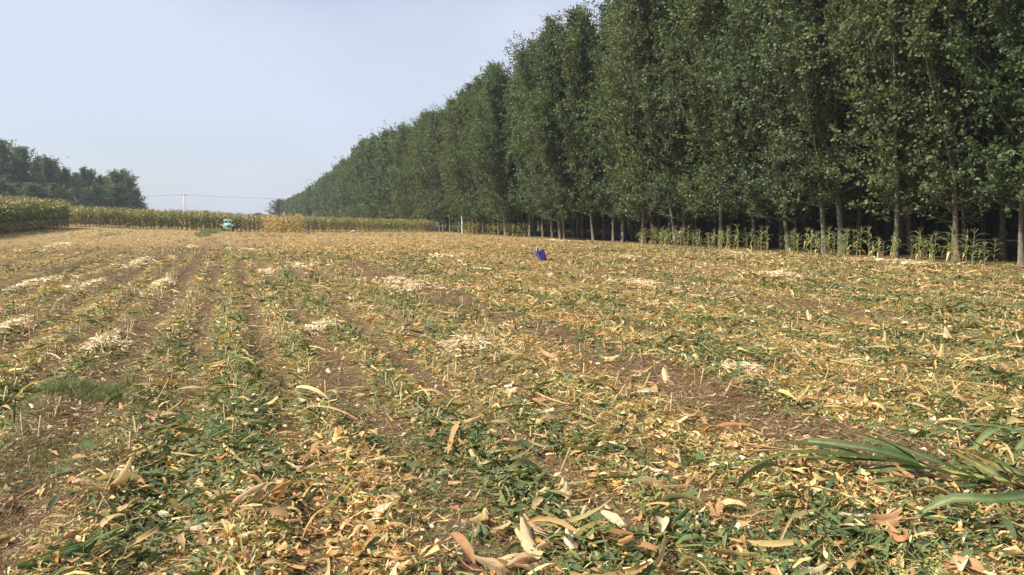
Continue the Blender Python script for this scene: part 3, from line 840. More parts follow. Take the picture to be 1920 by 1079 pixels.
while y < 82:
    if not 69 < y < 72:
        single_corn(22.7 + random.gauss(0, .3), y, random.uniform(1.0, 1.4), greenM if random.random() < .6 else mixM, 'short corn plant at the plantation edge, between the white pole and the dense trunks', 'short corn plants near the white pole')
    y += random.uniform(.4, .8)

# ------------------------------------------------------------------ grass
def grass(name, blobs, n, h, mb=None):
    mb = MB()
    for (cx, cy, rx, ry, m, hh) in blobs:
        m = int(m); a = rng.uniform(0, 6.28, m); r = np.sqrt(rng.uniform(0, 1, m)) * (1 + .25 * np.sin(a * 3))
        x, y = cx + rx * r * np.cos(a), cy + ry * r * np.sin(a)
        L = hh * rng.uniform(.5, 1.2, m)
        mb.add(*ribbons(np.stack([x, y, ground_z(x, y) - .004], -1), rng.uniform(0, 6.28, m), rng.uniform(.6, 1.4, m), rng.normal(0, .3, m), L, rng.uniform(.003, .006, m) * (1 + 6 * (hh > .3)),
                        rng.normal(-.6, .6, m), rng.normal(0, .4, m), np.zeros(m), np.ones((m, 3)) * np.array([1, .8, .15])[None], 3, 2,
                        pick(m, [(.14, .19, .065), (.18, .22, .08), (.24, .24, .10), (.11, .15, .05)])))
    o = link(name, mb.mesh(name, M_grass, False)); kind(o, 'stuff'); return o
p = px2w(155, 752); p2 = px2w(190, 762)
grass('grass', [(p.x, p.y, .42, .30, 2600, .10), (p2.x + .25, p2.y, .3, .25, 700, .08)], 0, 0)
q = [px2w(90, 870), px2w(40, 920), px2w(170, 850), px2w(20, 800), px2w(330, 770), px2w(370, 790)]
grass('grass', [(v.x, v.y, .45, .35, 380, .10) for v in q], 0, 0)
x1, y1 = px2wd(378, 66); x2, y2 = px2wd(392, 78); x3, y3 = px2wd(404, 90); x4, y4 = px2wd(396, 55)
grass('grass', [(x1, y1, .6, 4.0, 500, .34), (x2, y2, .8, 5, 800, .44), (x3, y3, 1.0, 6, 600, .38), (x4, y4, .5, 5, 350, .25)], 0, 0)
x1, y1 = px2wd(12, 50); x2, y2 = px2wd(200, 62)
grass('grass', [(x1, y1, 1.2, 4, 900, .3), (x2, y2, .5, 6, 700, .3)], 0, 0)
grass('grass', [(23.4, yy_, .5, 3.0, 500, .28) for yy_ in (20, 27, 34, 62, 75, 88)] + [(x_, 97.2, 2.0, .4, 300, .3) for x_ in (2, 5)], 0, 0)

# ------------------------------------------------------------------ piles of pale husks
def husk_pile(px, py, wpx, nshred, label):
    c = px2w(px, py, .02)
    d = (c - Vector((0, 0, CAM_H))).length
    rx = max(.16, wpx / 2 * d / FPX); ry = rx * (1.3 if d < 12 else 2.0) * (2.2 if c.x < -.5 else 1.2); rx = rx * (.7 if c.x < -.5 else .95)
    gz = float(ground_z(c.x, c.y)) + .015; hh = .035 + .015 * rx
    S, A = 6, 14
    V = [(0, 0, hh)]; Q = []
    V = []
    for i in range(S + 1):
        f = i / S
        for j in range(A):
            a = j * 2 * math.pi / A
            rr = f * (1 + .22 * math.sin(2 * a + px) + .12 * math.sin(5 * a + py))
            x, y = rx * .5 * rr * math.cos(a), ry * .5 * rr * math.sin(a)
            z = hh * (1 - f * f) * random.uniform(.75, 1.2) + float(ground_z(c.x + x, c.y + y)) - gz - .012 * f
            V.append((x, y, z))
    for i in range(S):
        for j in range(A):
            k = (j + 1) % A; Q.append((i * A + j, i * A + k, i * A + A + k, i * A + A + j))
    mbm = MB(); mbm.add(V, Q, pick(len(V), [(.62, .48, .29), (.52, .37, .2)], .15))
    o = link('husk_pile', mbm.mesh('husk_pile', M_litter, False), None, (c.x, c.y, gz))
    tag(o, label, 'husk pile')
    m = nshred; a = rng.uniform(0, 6.28, m); m = int(m * 1.25); a = rng.uniform(0, 6.28, m); r = np.abs(rng.normal(0, .62, m)) + .12 * rng.uniform(0, 1, m)
    r = r * (1 + .25 * np.sin(2 * a + px) + .15 * np.sin(5 * a + py))
    x, y = rx * r * np.cos(a), ry * r * np.sin(a)
    sc_ = np.clip(d / 9, 1, 3.2)
    z = ground_z(c.x + x, c.y + y) - gz + np.clip(hh * (1 - (r / 1.0) ** 2), 0, 1) + rng.uniform(0, .035, m)
    mb = MB()
    mb.add(*ribbons(np.stack([x, y, z], -1), rng.uniform(0, 6.28, m), rng.normal(.0, .15, m), rng.normal(0, .4, m), rng.uniform(.05, .18, m) * sc_ ** .5, rng.uniform(.007, .026, m) * sc_,
                    rng.normal(0, 1.0, m), rng.normal(0, .8, m), rng.uniform(-.5, .8, m), np.ones((m, 4)) * huskprof(np.linspace(0, 1, 4))[None], 4, 2,
                    pick(m, [(.76, .62, .42), (.70, .54, .34), (.80, .69, .50), (.62, .44, .27)], .12), .2))
    kind(child('husk_shreds', mb.mesh('husk_shreds', M_husk, False), o), 'stuff')
PILES = [
 (597, 614, 78, 260, 'small round pile of cream husk shreds on the bare strip, left of the centre track'),
 (868, 648, 130, 420, 'wide pale heap of cream husk shreds beside the broad bare soil track'),
 (757, 540, 120, 330, 'long cream husk heap at the far end of the broad bare soil track'),
 (298, 541, 62, 260, 'bright cream husk heap on the near side of the raised brown furrow'),
 (185, 655, 95, 380, 'nearest long cream husk heap lying along the raised brown furrow'),
 (1392, 697, 95, 300, 'cream and tan husk heap among green leaves, beyond the fallen corn stalk'),
 (500, 508, 40, 120, 'small cream husk heap just right of the yellow centre row'),
 (568, 500, 46, 150, 'cream husk heap nearest the orange straw zone, left end of it'),
 (470, 470, 36, 120, 'cream husk patch beside the yellow centre row, below the green vehicle'),
 (256, 496, 56, 180, 'cream husk heap between two furrows in the middle of the grass-side field'),
 (50, 537, 66, 220, 'cream husk heap at the edge of the picture by the corn block side'),
 (170, 537, 40, 120, 'thin cream husk heap between the edge heap and the bright furrow heap'),
 (1452, 518, 72, 260, 'wide pale husk heap on the plantation side of the field'),
 (1195, 534, 84, 220, 'two-lobed pale husk heap beyond the standing tan ear husk'),
 (120, 461, 46, 150, 'pale husk scatter near the foot of the nearer corn block'),
 (60, 440, 70, 160, 'pale husk strip right under the nearer corn block'),
 (360, 464, 26, 90, 'small pale husk heap beside the grass mound'),
 (825, 482, 52, 160, 'pale husk heap in the orange straw zone'),
 (1040, 452, 50, 120, 'low pale husk strip in front of the dense trunks'),
 (1175, 484, 40, 110, 'low pale husk heap to the side of the purple bag'),
 (1390, 478, 90, 160, 'long thin pale husk strip along the short corn'),
 (1690, 494, 110, 200, 'pale husk strip under the tallest short corn, plantation edge'),
 (20, 622, 60, 160, 'pale husk strip at the picture edge beside the second furrow'),
 (745, 530, 60, 120, 'small husk spill just beyond the long heap of the soil track'),
]
for a in PILES: husk_pile(*a)

# ------------------------------------------------------------------ single husks and leaves that stand out
CRM, TAN, YEL, ORG, WHT, GRN = (.72, .56, .35), (.52, .33, .17), (.56, .42, .19), (.46, .25, .10), (.82, .74, .60), (.075, .135, .055)
def husk(name, px, py, yaw, L, W, c, label, cat, stand=0.0, curl=.9, layers=3, prof=huskprof, fold=.7, mat=None, tail=False):
    p = px2w(px, py, .03); gz = float(ground_z(p.x, p.y)) + .028
    mb = MB()
    for k in range(layers):
        yv = R(yaw) + random.gauss(0, .55) * (k > 0)
        stand_ = min(stand, .62) if c in (CRM, YEL) else min(stand, .30); el = stand_ * (1 if k == 0 else random.uniform(.15, .9)) + .03; Lk = L * (1 if k == 0 else random.uniform(.55, 1.0))
        cu = curl * random.uniform(.7, 1.2) * (1 if c in (CRM, WHT, YEL) else random.choice((-1.6, 1, -.8, 1.8)))
        s = np.linspace(0, 1, 7); ang = el + cu * (s - .35) * .6
        hor = np.concatenate([[0], np.cumsum(np.cos(ang[:-1]))]) * Lk / 6; ver = np.concatenate([[0], np.cumsum(np.sin(ang[:-1]))]) * Lk / 6
        ver = ver - ver.min() + .01 + .016 * k
        if stand < .3: hor -= L * .5
        off = random.gauss(0, W * .35) * (k > 0)
        P = np.stack([math.cos(yv) * hor - math.sin(yv) * off, math.sin(yv) * hor + math.cos(yv) * off, ver], -1)
        rt = random.gauss(0, .35 if k else .2) if c in (CRM, WHT) else random.gauss(0, .9); sd_ = (-math.sin(yv), math.cos(yv), rt); ph = random.uniform(0, 6); pf = (lambda s, ph=ph: prof(s) * (1 + .16 * np.sin(s * 9 + ph)) * (1 - .25 * s))
        cc = np.array(c) * random.uniform(.88, 1.1)
        curve_leaf(mb, P, W * (.9 if k == 0 else random.uniform(.5, .9)), pf, cc * np.array([.8, .72, .62]), 5 if prof is huskprof else 3, fold * random.uniform(.7, 1.3), sd_, cc * np.array([1.05, 1.0, .9]), .16)
    if tail:
        for k in range(7):
            a = R(yaw) + math.pi + random.gauss(0, .5)
            mb.tube([(0, 0, .02), (math.cos(a) * .05, math.sin(a) * .05, .03), (math.cos(a) * .11, math.sin(a) * .11, .005)], .0022, 3, np.array(c) * .8, cap=False)
    o = link(name, mb.mesh(name, mat or M_husk), None, (p.x, p.y, gz)); tag(o, label, cat); return o
CA = math.degrees(YAW)     # turning a heading from the camera's to the field's
up_ = 90 - CA              # straight away from the camera
SH = [
 ('corn_husk', 1064, 948, up_ + 6, .17, .075, CRM, 'upright open cream corn husk, brightest in the middle foreground', .95, 3, True),
 ('corn_husk', 898, 990, up_ - 10, .14, .075, (.56, .40, .20), 'tan corn husk standing over a green leaf, with frayed tail', .85, 3, True),
 ('corn_husk', 958, 1003, 20, .24, .045, CRM, 'long flat pale husk strip lying crosswise near the bottom of the field', .05, 2, False),
 ('corn_husk', 1226, 881, -8 - CA, .17, .048, WHT, 'smooth whitish husk lying alone on green leaves', .03, 2, False),
 ('corn_husk', 690, 935, up_ + 30, .15, .06, TAN, 'crumpled brown-tan husk bunch beside the narrow bare strip', .5, 4, True),
 ('corn_husk', 582, 850, up_ - 25, .20, .075, TAN, 'folded tan husk leaf bent over like a tent', .55, 3, False),
 ('corn_husk', 570, 872, 30, .17, .05, (.62, .42, .26), 'pinkish husk blade under the tent-shaped tan husk', .08, 2, False),
 ('corn_husk', 1251, 726, up_ + 4, .17, .07, CRM, 'upright cream husk at the edge of the broad soil track', .95, 2, True),
 ('corn_husk', 1188, 712, 10, .17, .075, CRM, 'pale oval husk lying on the soil track, nearer of two', .08, 2, False),
 ('corn_husk', 1146, 682, 30, .20, .07, CRM, 'pale narrow husk lying on the soil track, farther of two', .08, 2, False),
 ('corn_husk', 1204, 610, up_ + 60, .30, .11, YEL, 'large tan ear husk tilting up out of the litter', .85, 3, True),
 ('corn_husk', 953, 722, -20, .17, .08, WHT, 'whitish ragged husk piece in the middle of the field', .2, 4, False),
 ('corn_husk', 1022, 768, 15, .18, .06, WHT, 'curled whitish husk strip nearer than the ragged one', .2, 3, False),
 ('corn_husk', 1522, 602, up_, .22, .08, CRM, 'small upright cream husk on the reddish soil patch', 1.1, 2, False),
 ('corn_husk', 1790, 645, up_ + 10, .22, .08, CRM, 'small cream husk standing far over by the flattened green stalks', .8, 2, False),
 ('corn_husk', 1760, 676, up_ - 35, .25, .07, YEL, 'yellowish husk leaning beyond the fallen stalk', .5, 2, False),
 ('corn_husk', 945, 1062, 160, .26, .085, (.70, .54, .35), 'broad cream husk at the very bottom, widest of its heap', .1, 3, False),
 ('corn_husk', 1016, 1068, up_ + 25, .22, .07, CRM, 'cream husk blade pointing up from the bottom heap', .45, 3, False),
 ('corn_husk', 1035, 1045, up_ + 45, .18, .055, (.70, .52, .36), 'narrow pinkish husk blade at the top of the bottom heap', .5, 2, False),
 ('corn_husk', 985, 1075, 200, .2, .07, (.66, .47, .3), 'shadowed tan husk in the middle of the bottom heap', .2, 3, False),
 ('corn_husk', 1082, 1078, up_ + 15, .14, .05, WHT, 'white husk tip at the bottom edge beside the heap', .4, 2, False),
 ('corn_husk', 1535, 1076, 175, .22, .10, (.76, .62, .46), 'smooth pale husk at the bottom edge below the fallen stalk', .1, 2, False),
 ('corn_husk', 252, 864, 10, .22, .06, YEL, 'golden folded leaf lying across green litter near the grass', .12, 2, False),
 ('corn_husk', 415, 705, 25, .30, .08, YEL, 'yellow ragged husk lying beside the centre row', .2, 4, False),
 ('corn_husk', 205, 935, up_ - 20, .20, .06, YEL, 'yellow upright leaf sheath in the lower corner litter', .6, 2, True),
 ('corn_husk', 1375, 808, -35, .24, .05, ORG, 'orange dry leaf lying on the soil beside the fallen stalk tip', .1, 2, False),
 ('corn_husk', 1275, 968, up_ + 15, .13, .06, TAN, 'small tan husk standing between green leaves', .7, 3, True),
 ('corn_husk', 1150, 1040, -50, .20, .06, ORG, 'rusty brown leaf bunch right of the bottom husk heap', .25, 4, False),
 ('corn_husk', 1105, 1020, -30, .22, .04, (.55, .38, .12), 'yellow-orange leaf blade crossing above the rusty bunch', .15, 2, False),
 ('corn_husk', 330, 1000, up_ - 35, .20, .055, (.58, .42, .26), 'tan leaf tip pointing up in the lower corner', .4, 2, False),
 ('corn_husk', 440, 1000, up_ - 30, .22, .06, (.60, .44, .27), 'tan pointed husk leaning over dark green leaves', .5, 3, False),
 ('corn_husk', 505, 965, 60, .18, .06, ORG, 'rusty curled leaf left of the dark green leaf heap', .3, 4, False),
 ('corn_husk', 1340, 985, 50, .2, .05, TAN, 'brown dry leaf bending over beneath the fallen stalk', .4, 3, False),
 ('corn_husk', 1680, 1000, -20, .24, .06, (.46, .28, .14), 'orange brown leaf bunch beneath the drooping green blade', .2, 4, False),
 ('corn_husk', 1600, 990, 165, .16, .04, WHT, 'thin whitish husk strip below the fallen stalk', .1, 2, False),
]
for (nm, px, py, yw, L, W, c, lb, st_, ly, tl) in SH:
    husk(nm, px, py, yw, L, W, c, lb, 'corn husk', st_, layers=ly, tail=tl)
GL = [
 (190, 1035, 40, .40, .06, (.10, .19, .05), 'long bright green leaf in the lower corner', .15),
 (120, 1062, 25, .34, .05, (.09, .16, .06), 'dull green leaf just below the long bright one', .1),
 (675, 1058, up_ - 25, .22, .055, (.10, .17, .10), 'grey-green pointed leaf at the bottom edge', .35),
 (905, 1012, up_ + 10, .13, .07, (.10, .17, .075), 'short broad green leaf under the frayed tan husk', .3),
 (680, 832, 0, .22, .05, (.11, .19, .06), 'bright green leaf lying flat beside the narrow bare strip', .05),
 (945, 912, -40, .17, .05, (.08, .15, .06), 'smooth dark green leaf fragment in the middle foreground', .2),
 (1120, 990, up_ + 5, .13, .05, (.07, .14, .05), 'small upright green leaf near the rusty bunch', .7),
 (1540, 965, 190, .26, .07, (.06, .12, .06), 'dark green leaf heap blade under the fallen stalk', .1),
 (1770, 985, 150, .30, .07, (.07, .13, .06), 'dark green leaf lying below the drooping blade', .1),
 (1000, 880, 20, .16, .05, (.07, .13, .055), 'dark green fragment behind the upright cream husk', .2),
 (570, 940, 30, .22, .06, (.06, .115, .06), 'bluish dark green leaf in the leaf heap', .2),
 (490, 905, -20, .24, .05, (.065, .12, .055), 'dark green leaf above the tan pointed husk', .15),
]
for (px, py, yw, L, W, c, lb, st_) in GL:
    husk('corn_leaf', px, py, yw, L, W, c, lb, 'leaf', st_, layers=2, prof=leafprof, fold=.35, mat=M_blade)

# ------------------------------------------------------------------ fallen corn stalk in the foreground
P3 = lambda px, py, z: px2w(px, py, z)
root = px2w(1960, 912, .05)
fs = empty('fallen_corn_stalk', (root.x, root.y, 0))
tag(fs, 'fallen green corn stalk with broad leaves lying in the foreground corner', 'corn stalk')
def loc(pts): return [tuple(P3(*q) - Vector((root.x, root.y, 0))) for q in pts]
mb = MB(); mb.tube(loc([(1990, 922, .10), (1900, 904, .11), (1800, 890, .12), (1720, 871, .13), (1640, 858, .135), (1560, 850, .13), (1490, 844, .11)]), [.014, .013, .012, .010, .008, .006, .004], 7,
                  np.array([(.42, .28, .13), (.34, .30, .10), (.32, .36, .10), (.32, .38, .10), (.30, .36, .10), (.32, .33, .12), (.42, .32, .14)])); child('stalk', mb.mesh('stalk', M_corn), fs)
mb = MB()
tp = loc([(1490, 845, .11)])[0]; td = (Vector(loc([(1400, 838, .09)])[0]) - Vector(tp))
for k in range(9):
    o_ = Vector((random.gauss(0, .018), random.gauss(0, .018), random.gauss(0, .014)))
    L_ = random.uniform(.75, 1.1)
    mb.tube([tp, Vector(tp) + td * .5 * L_ + o_ * .6, Vector(tp) + td * L_ + o_ * 1.6], [.002, .004, .003], 4, (.50, .32, .16), cap=False)
child('tassel', mb.mesh('tassel', M_corn), fs)
def fleaf(pts, W, c, c2=None, fold=.3, side=None, wav=.1, label=None, prof=leafprof):
    mb = MB(); curve_leaf(mb, loc(pts), W * .70, prof, c, 5, fold * 1.5, side, np.array(c if c2 is None else c2) * .8 + np.array((.36, .24, .10)) * .2, wav * 1.8)
    o = child('leaf', mb.mesh('leaf', M_blade), fs)
    if label: o['label'] = label
g1, g2, g3, gb = (.062, .108, .026), (.042, .076, .020), (.095, .145, .045), (.36, .20, .07)
away = (math.sin(YAW), math.cos(YAW), .45)
fleaf([(1750, 880, .12), (1680, 855, .16), (1600, 838, .17), (1515, 828, .15)], .085, g2, (.07, .12, .04), .25, away, .06, 'broad dark green leaf lying along the stalk', lambda s: np.clip(.3 + 2 * s, 0, 1) * np.where(s > .97, .8, 1))
fleaf([(1700, 868, .12), (1600, 856, .15), (1500, 848, .14), (1440, 860, .08), (1400, 880, .03)], .05, g1, (.14, .17, .05), .4, away)
fleaf([(1640, 862, .12), (1560, 840, .15), (1490, 832, .14), (1440, 836, .10)], .04, g2, g2, .4, away)
fleaf([(1740, 876, .11), (1680, 880, .09), (1620, 885, .07), (1555, 892, .03)], .075, g3, (.16, .19, .08), .2, away)
fleaf([(1720, 872, .12), (1690, 846, .16), (1640, 825, .15), (1600, 815, .12)], .06, g2, (.09, .14, .05), .3, away)
fleaf([(1900, 905, .10), (1870, 892, .17), (1820, 862, .19), (1775, 840, .16)], .075, g3, gb, .25, away, .08, 'green leaf turning orange at its tip')
fleaf([(1960, 905, .10), (1900, 885, .17), (1850, 862, .16), (1815, 848, .12)], .06, (.16, .17, .06), (.34, .22, .09), .3, away, .08, 'orange brown leaf at the cut end of the stalk')
fleaf([(1800, 893, .10), (1840, 885, .13), (1790, 875, .14), (1730, 890, .08)], .05, g1, g2, .3, away)
fleaf([(1990, 925, .12), (1920, 932, .16), (1850, 938, .18), (1790, 935, .17), (1740, 955, .10), (1690, 988, .02)], .095, g3, (.17, .20, .09), .18, away, .05, 'broad grey-green leaf drooping to the ground in front')
fleaf([(1830, 895, .12), (1760, 868, .18), (1690, 838, .20), (1640, 812, .16)], .045, g2, (.10, .15, .05), .3, away)
fleaf([(1690, 866, .13), (1580, 862, .13), (1490, 858, .11), (1425, 866, .05)], .032, g1, (.16, .18, .06), .4, away)
fleaf([(1930, 912, .12), (1880, 870, .22), (1840, 835, .24), (1800, 815, .18)], .045, g1, (.16, .18, .06), .3, away)
fleaf([(1860, 905, .09), (1800, 912, .07), (1740, 908, .05)], .05, g2, g1, .3, away)

def flat_stalk(px, py, yaw, L, label, nl, seed, dark=1.0):
    p = px2w(px, py, .03); rr = random.Random(seed)
    e = empty('fallen_corn_stalk', (p.x, p.y, float(ground_z(p.x, p.y))), R(yaw)); tag(e, label, 'corn stalk', None)
    mb = MB(); mb.tube([(-L / 2, 0, .05), (0, .03, .07), (L / 2, 0, .04)], [.013, .01, .005], 6, (.30, .33, .12)); child('stalk', mb.mesh('stalk', M_corn), e)
    for k in range(nl):
        t = -L / 2 + L * (k + .5) / nl; s = 1 if k % 2 else -1; Lf = rr.uniform(.35, .6)
        mb = MB(); z = .06
        curve_leaf(mb, [(t, 0, z), (t + Lf * .4, s * rr.uniform(.04, .12), z + rr.uniform(.03, .10)), (t + Lf * .8, s * rr.uniform(.1, .28), z + rr.uniform(.0, .06)), (t + Lf, s * rr.uniform(.12, .35), .02)],
                   rr.uniform(.05, .075), leafprof, np.array((.065, .10, .032)) * min(dark, 1.25) * rr.uniform(.8, 1.3), 3, .3, None, (.16, .17, .06))
        child('leaf', mb.mesh('leaf', M_blade), e)
flat_stalk(1648, 566, 172, 1.3, 'flattened dark green corn stalk, the farther of two on the plantation side', 9, 1)
flat_stalk(1790, 585, 168, 1.5, 'flattened dark green corn stalk, the nearer of two on the plantation side', 10, 2)
flat_stalk(1900, 828, 150, 1.0, 'flattened green stalk with pale leaves at the picture edge behind the fallen one', 8, 3, 1.5)
flat_stalk(1460, 540, 165, 1.0, 'small heap of flattened green leaves beyond the two dark stalks', 8, 4)

# ------------------------------------------------------------------ purple bag
p = px2w(1019, 490, .02)
bag = empty('purple_bag', (p.x, p.y, float(ground_z(p.x, p.y)) + .015), -YAW)
bag.rotation_euler = (R(-8), R(-18), -YAW + .5); bag.scale = (.84, .88, 1.14); bag.location.z -= .01
tag(bag, 'purple plastic bag standing open and tilted on the straw', 'bag')
def bag_shell(hs, ws, ds, c, ncorner=24, crumple=.02, seed=3, inset=0.0):
    V, Q = [], []; rr = random.Random(seed)
    for i, (h, w, d) in enumerate(zip(hs, ws, ds)):
        for j in range(ncorner):
            a = 2 * math.pi * j / ncorner
            ca, sa = math.cos(a), math.sin(a)
            e = .42
            V.append((math.copysign(abs(ca) ** e, ca) * (w - inset) + rr.gauss(0, crumple) * (.4 + i * .15), math.copysign(abs(sa) ** e, sa) * (d - inset) + rr.gauss(0, crumple) * (.4 + i * .15), h + rr.gauss(0, crumple * .5) * (i > 1)))
    for i in range(len(hs) - 1):
        for j in range(ncorner):
            k = (j + 1) % ncorner; Q.append((i * ncorner + j, i * ncorner + k, i * ncorner + ncorner + k, i * ncorner + ncorner + j))
    return np.array(V), Q
mb = MB()
V, Q = bag_shell([0, .0, .04, .14, .25, .35], [.005, .125, .14, .145, .15, .155], [.005, .085, .1, .105, .10, .11], None)
mb.add(V, Q, pick(len(V), [(.12, .07, .42), (.10, .055, .38), (.16, .11, .46)], .2)); child('body', mb.mesh('body', M_plastic), bag)
mb = MB()
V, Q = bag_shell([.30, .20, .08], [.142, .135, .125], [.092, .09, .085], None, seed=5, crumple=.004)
mb.add(V, Q, (.07, .035, .28)); child('shaded_inside', mb.mesh('shaded_inside', M_plastic), bag)  # inner shell in darker violet: shade of the open mouth put into the colour
mb = MB()
curve_leaf(mb, [(-.155, -.02, .345), (-.17, -.03, .41), (-.12, -.02, .47), (-.06, .0, .50)], .17, lambda s: 1 - .55 * s, (.42, .34, .74), 5, .15, (.25, 1, 0)); child('flap', mb.mesh('flap', M_plastic), bag)  # paler violet, the shine of the sun-facing side put into its colour
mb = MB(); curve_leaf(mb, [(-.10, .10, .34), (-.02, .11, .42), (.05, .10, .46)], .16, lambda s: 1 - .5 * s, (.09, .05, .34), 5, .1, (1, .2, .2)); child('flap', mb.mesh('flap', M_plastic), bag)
mb = MB(); mb.tube([(.02, -.11, .31), (.05, -.125, .40), (.10, -.12, .42), (.13, -.115, .31)], .007, 5, (.13, .08, .45)); child('handle', mb.mesh('handle', M_plastic), bag)

x, y = px2wd(574, 84)
mb = MB(); V, Q = bag_shell([0, .0, .05, .12, .15], [.02, .24, .28, .2, .02], [.02, .14, .16, .1, .02], None, crumple=.025, seed=9)
mb.add(V, Q, (.38, .20, .46)); o = link('plastic_sheet', mb.mesh('plastic_sheet', M_plastic), None, (x, y, float(ground_z(x, y)))); tag(o, 'small crumpled mauve plastic sheet at the foot of the dry corn clump', 'plastic sheet')
x, y = px2wd(662, 84)
mb = MB(); V, Q = bag_shell([0, .0, .1, .25, .34], [.02, .22, .26, .2, .03], [.02, .2, .24, .16, .03], None, crumple=.04, seed=10)
mb.add(V, Q, (.74, .66, .58)); o = link('plastic_sack', mb.mesh('plastic_sack', M_plastic), None, (x, y, float(ground_z(x, y)))); tag(o, 'small whitish sack lying on the straw before the far corn', 'sack')

# ------------------------------------------------------------------ mint green farm vehicle
MINT, MINT2, DARK, RUB, STEEL = (.38, .66, .56), (.48, .73, .64), (.03, .05, .05), (.022, .022, .024), (.16, .18, .19)
x, y = px2wd(427, 91.5)
vh = empty('farm_vehicle', (x, y, float(ground_z(x, y)) + .0), R(4)); tag(vh, 'small mint green farm vehicle with open cab parked before the standing corn', 'farm vehicle')
def vpart(name, fn, mat=M_paint, parent=vh):
    mb = MB(); fn(mb); return child(name, mb.mesh(name, mat, False), parent)
vpart('chassis', lambda m: (m.box(-.50, -.9, .26, .5, 1.5, .40, STEEL, bev=.02), m.box(-.6, -.75, .30, .6, -.6, .36, DARK, bev=.01)))
vpart('hood', lambda m: m.box(-.34, -1.0, .40, .36, -.1, .92, MINT, (.82, .8), .07, (0, .12)))
vpart('grille', lambda m: [m.box(-.24, -1.012 + .0, .45 + .07 * k, .26, -.985, .49 + .07 * k, DARK, bev=.004) for k in range(4)])
vpart('fender', lambda m: m.box(-.62, -.9, .60, -.36, -.25, .74, MINT2, (.9, .7), .05, (0, .1)))
vpart('fender', lambda m: m.box(.38, -.9, .60, .60, -.25, .74, MINT2, (.9, .7), .05, (0, .1)))
vpart('cab', lambda m: (m.box(-.42, -.12, .40, .44, .70, .98, MINT, (.97, .97), .05), [m.box(a, b, .98, a + .07, b + .07, 1.24, MINT2, bev=.012) for a, b in ((-.41, -.08), (.36, -.08), (-.41, .6), (.36, .6))]))
vpart('windscreen', lambda m: m.box(-.12, -.06, .98, .14, -.035, 1.22, (.55, .72, .66), bev=.008))
vpart('roof', lambda m: m.box(-.46, -.18, 1.24, .48, .76, 1.34, (.60, .75, .65), (.92, .92), .045))
vpart('seat', lambda m: (m.box(-.15, .25, .98, .17, .6, 1.04, DARK, bev=.02), m.box(-.15, .55, 1.04, .17, .63, 1.22, DARK, bev=.02)))
vpart('cargo_bed', lambda m: (m.box(-.56, .78, .46, .66, 1.75, .52, (.10, .16, .16), bev=.012), m.box(.62, .78, .52, .66, 1.75, 1.0, (.14, .20, .20), bev=.012), m.box(-.56, .78, .52, -.52, 1.75, .95, (.14, .2, .2), bev=.012), m.box(-.52, 1.71, .52, .62, 1.75, .95, (.14, .2, .2), bev=.012)))
vpart('side_tank', lambda m: m.box(.50, -.1, .38, .74, .70, .98, (.12, .16, .17), (.9, .95), .06))
vpart('bumper', lambda m: m.box(-.60, -1.14, .30, .3, -1.06, .42, (.62, .66, .62), bev=.02))
for sx in (-.27, .29): vpart('headlight', lambda m: m.tube([(sx, -1.0, .74), (sx, -.96, .74)], [.07, .075], 10, (.80, .86, .82)))
vpart('exhaust_pipe', lambda m: m.tube([(.28, -.4, .8), (.28, -.4, 1.22), (.28, -.34, 1.3)], .025, 7, STEEL))
for (sx, sy, r_) in ((-.52, -.62, .30), (.54, -.62, .30), (-.56, 1.2, .36), (.66, 1.2, .36)):
    mb = MB(); an = np.linspace(0, 2 * math.pi, 19)
    mb.tube([(sx + 0, sy + math.cos(a) * (r_ - .075), r_ + math.sin(a) * (r_ - .075)) for a in an], .085, 8, RUB, cap=False)
    wh = child('wheel', mb.mesh('tyre', M_paint), vh)
    mb = MB(); mb.tube([(sx - .05, sy, r_), (sx + .05, sy, r_)], r_ - .13, 12, (.50, .55, .52)); child('rim', mb.mesh('rim', M_paint), wh)

# ------------------------------------------------------------------ poles, wires, rail
def pole(px, depth, H, r0, label, arm=0.0, c=(.66, .65, .62)):
    x, y = px2wd(px, depth); z = float(ground_z(x, y))
    e = empty('utility_pole', (x, y, z), -YAW); tag(e, label, 'utility pole')
    mb = MB(); mb.tube([(0, 0, -.2), (0, 0, H * .5), (0, 0, H)], [r0, r0 * .85, r0 * .68], 12, c); child('shaft', mb.mesh('shaft', M_concrete), e)
    if arm:
        mb = MB(); mb.box(-arm, -.05, H - .32, arm, .05, H - .2, (.20, .2, .2), bev=.01); child('crossarm', mb.mesh('crossarm', M_paint, False), e)
        for sx in (-arm * .85, 0, arm * .85):
            mb = MB(); z0 = H - .2 if sx else H
            mb.tube([(sx, 0, z0), (sx, 0, z0 + .08), (sx, 0, z0 + .1), (sx, 0, z0 + .22)], [.02, .03, .06, .03], 8, (.5, .5, .48)); child('insulator', mb.mesh('insulator', M_paint), e)
    return e, Vector((x, y, z))
e, wp = pole(867, 83.6, 7.8, .125, 'white concrete pole standing against the poplars beside the corn end')
pole(347, 165, 6.3, .17, 'pale utility pole with wires rising behind the far corn', .55, (.78, .78, .77))
pole(505, 300, 3.9, .22, 'distant short white post with dark bar beside the lone round tree', 0, (.8, .8, .8))
pole(533, 200, 3.3, .12, 'slim pale post in front of the lone round tree', 0, (.7, .7, .68))
x, y = px2wd(509, 300); mb = MB(); mb.box(-1.2, -.15, 3.75, 1.2, .15, 3.95, (.1, .1, .11), bev=.02); mb.box(1.0, -.15, 1.0, 1.2, .15, 3.7, (.75, .75, .75), bev=.02)
o = link('gantry_bar', mb.mesh('gantry_bar', M_paint, False), None, (x, y, 0), -YAW); tag(o, 'dark horizontal bar on a pale leg beside the distant white post', 'gantry')
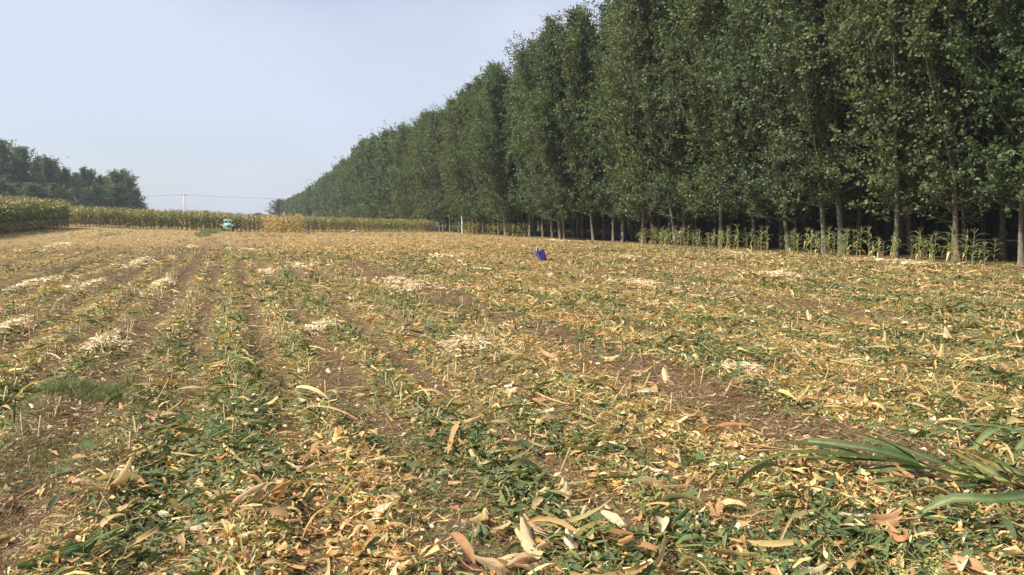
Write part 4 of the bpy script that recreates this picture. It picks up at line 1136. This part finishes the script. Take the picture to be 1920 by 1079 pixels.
def wire(name, p0, p1, sag, r, label, cat, c=(.06, .06, .065)):
    p0, p1 = Vector(p0), Vector(p1)
    mb = MB(); mb.tube([p0.lerp(p1, t) - Vector((0, 0, sag * 4 * t * (1 - t))) for t in np.linspace(0, 1, 15)], r, 4, c, cap=False)
    o = link(name, mb.mesh(name, M_paint), None); tag(o, label, cat); return o
def pt(px, py, depth):
    x, y = px2wd(px, depth); return (x, y, CAM_H + (411 - py) / FPX * depth)
wire('power_line', pt(215, 369, 158), pt(347, 365.5, 165), .12, .02, 'thin power line from the pale pole to the dark grove', 'wire')
wire('power_line', pt(347, 365.5, 165), pt(640, 374, 182), .35, .02, 'thin power line from the pale pole towards the poplar row', 'wire')
# guy wire of the white pole, with its striped sleeve
top = Vector((wp.x, wp.y, wp.z + 7.2)); foot = px2w(742, 435, float(ground_z(*px2wd(742, 88))))
o = wire('guy_wire', foot, top, .1, .016, 'guy wire slanting up to the white pole, pale sleeve at its foot', 'wire', (.24, .25, .24))
mb = MB(); d_ = (top - foot).normalized()
for k in range(4):
    mb.tube([foot + d_ * (.05 + .24 * k), foot + d_ * (.05 + .24 * k + .235)], .055, 8, (.82, .82, .78) if k % 2 else (.74, .72, .62))
child('sleeve', mb.mesh('sleeve', M_paint), o)
mb = MB(); mb.tube([(29, 20.0, .66), (29, 27.5, .66)], .03, 6, (.5, .5, .48))
o = link('rail', mb.mesh('rail', M_paint), None); tag(o, 'pale horizontal pipe rail in the shade behind the short corn', 'rail')
for yy_ in (20.3, 23.8, 27.2):
    mb = MB(); mb.tube([(29, yy_, -.1), (29, yy_, .64)], .035, 6, (.42, .42, .4)); child('post', mb.mesh('post', M_paint), o)

# ------------------------------------------------------------------ haze
hb = MB(); hb.box(-760, -62, -1.2, 760, 812, 24, (1, 1, 1))
hm = bpy.data.materials.new('haze'); hm.use_nodes = True
t = hm.node_tree; t.nodes.clear()
oo = t.nodes.new('ShaderNodeOutputMaterial'); pv = t.nodes.new('ShaderNodeVolumePrincipled')
pv.inputs['Color'].default_value = (.80, .88, 1.0, 1); pv.inputs['Density'].default_value = .0004; pv.inputs['Anisotropy'].default_value = .2
t.links.new(pv.outputs['Volume'], oo.inputs['Volume'])
hz = link('haze', hb.mesh('haze', hm, False)); kind(hz, 'stuff')
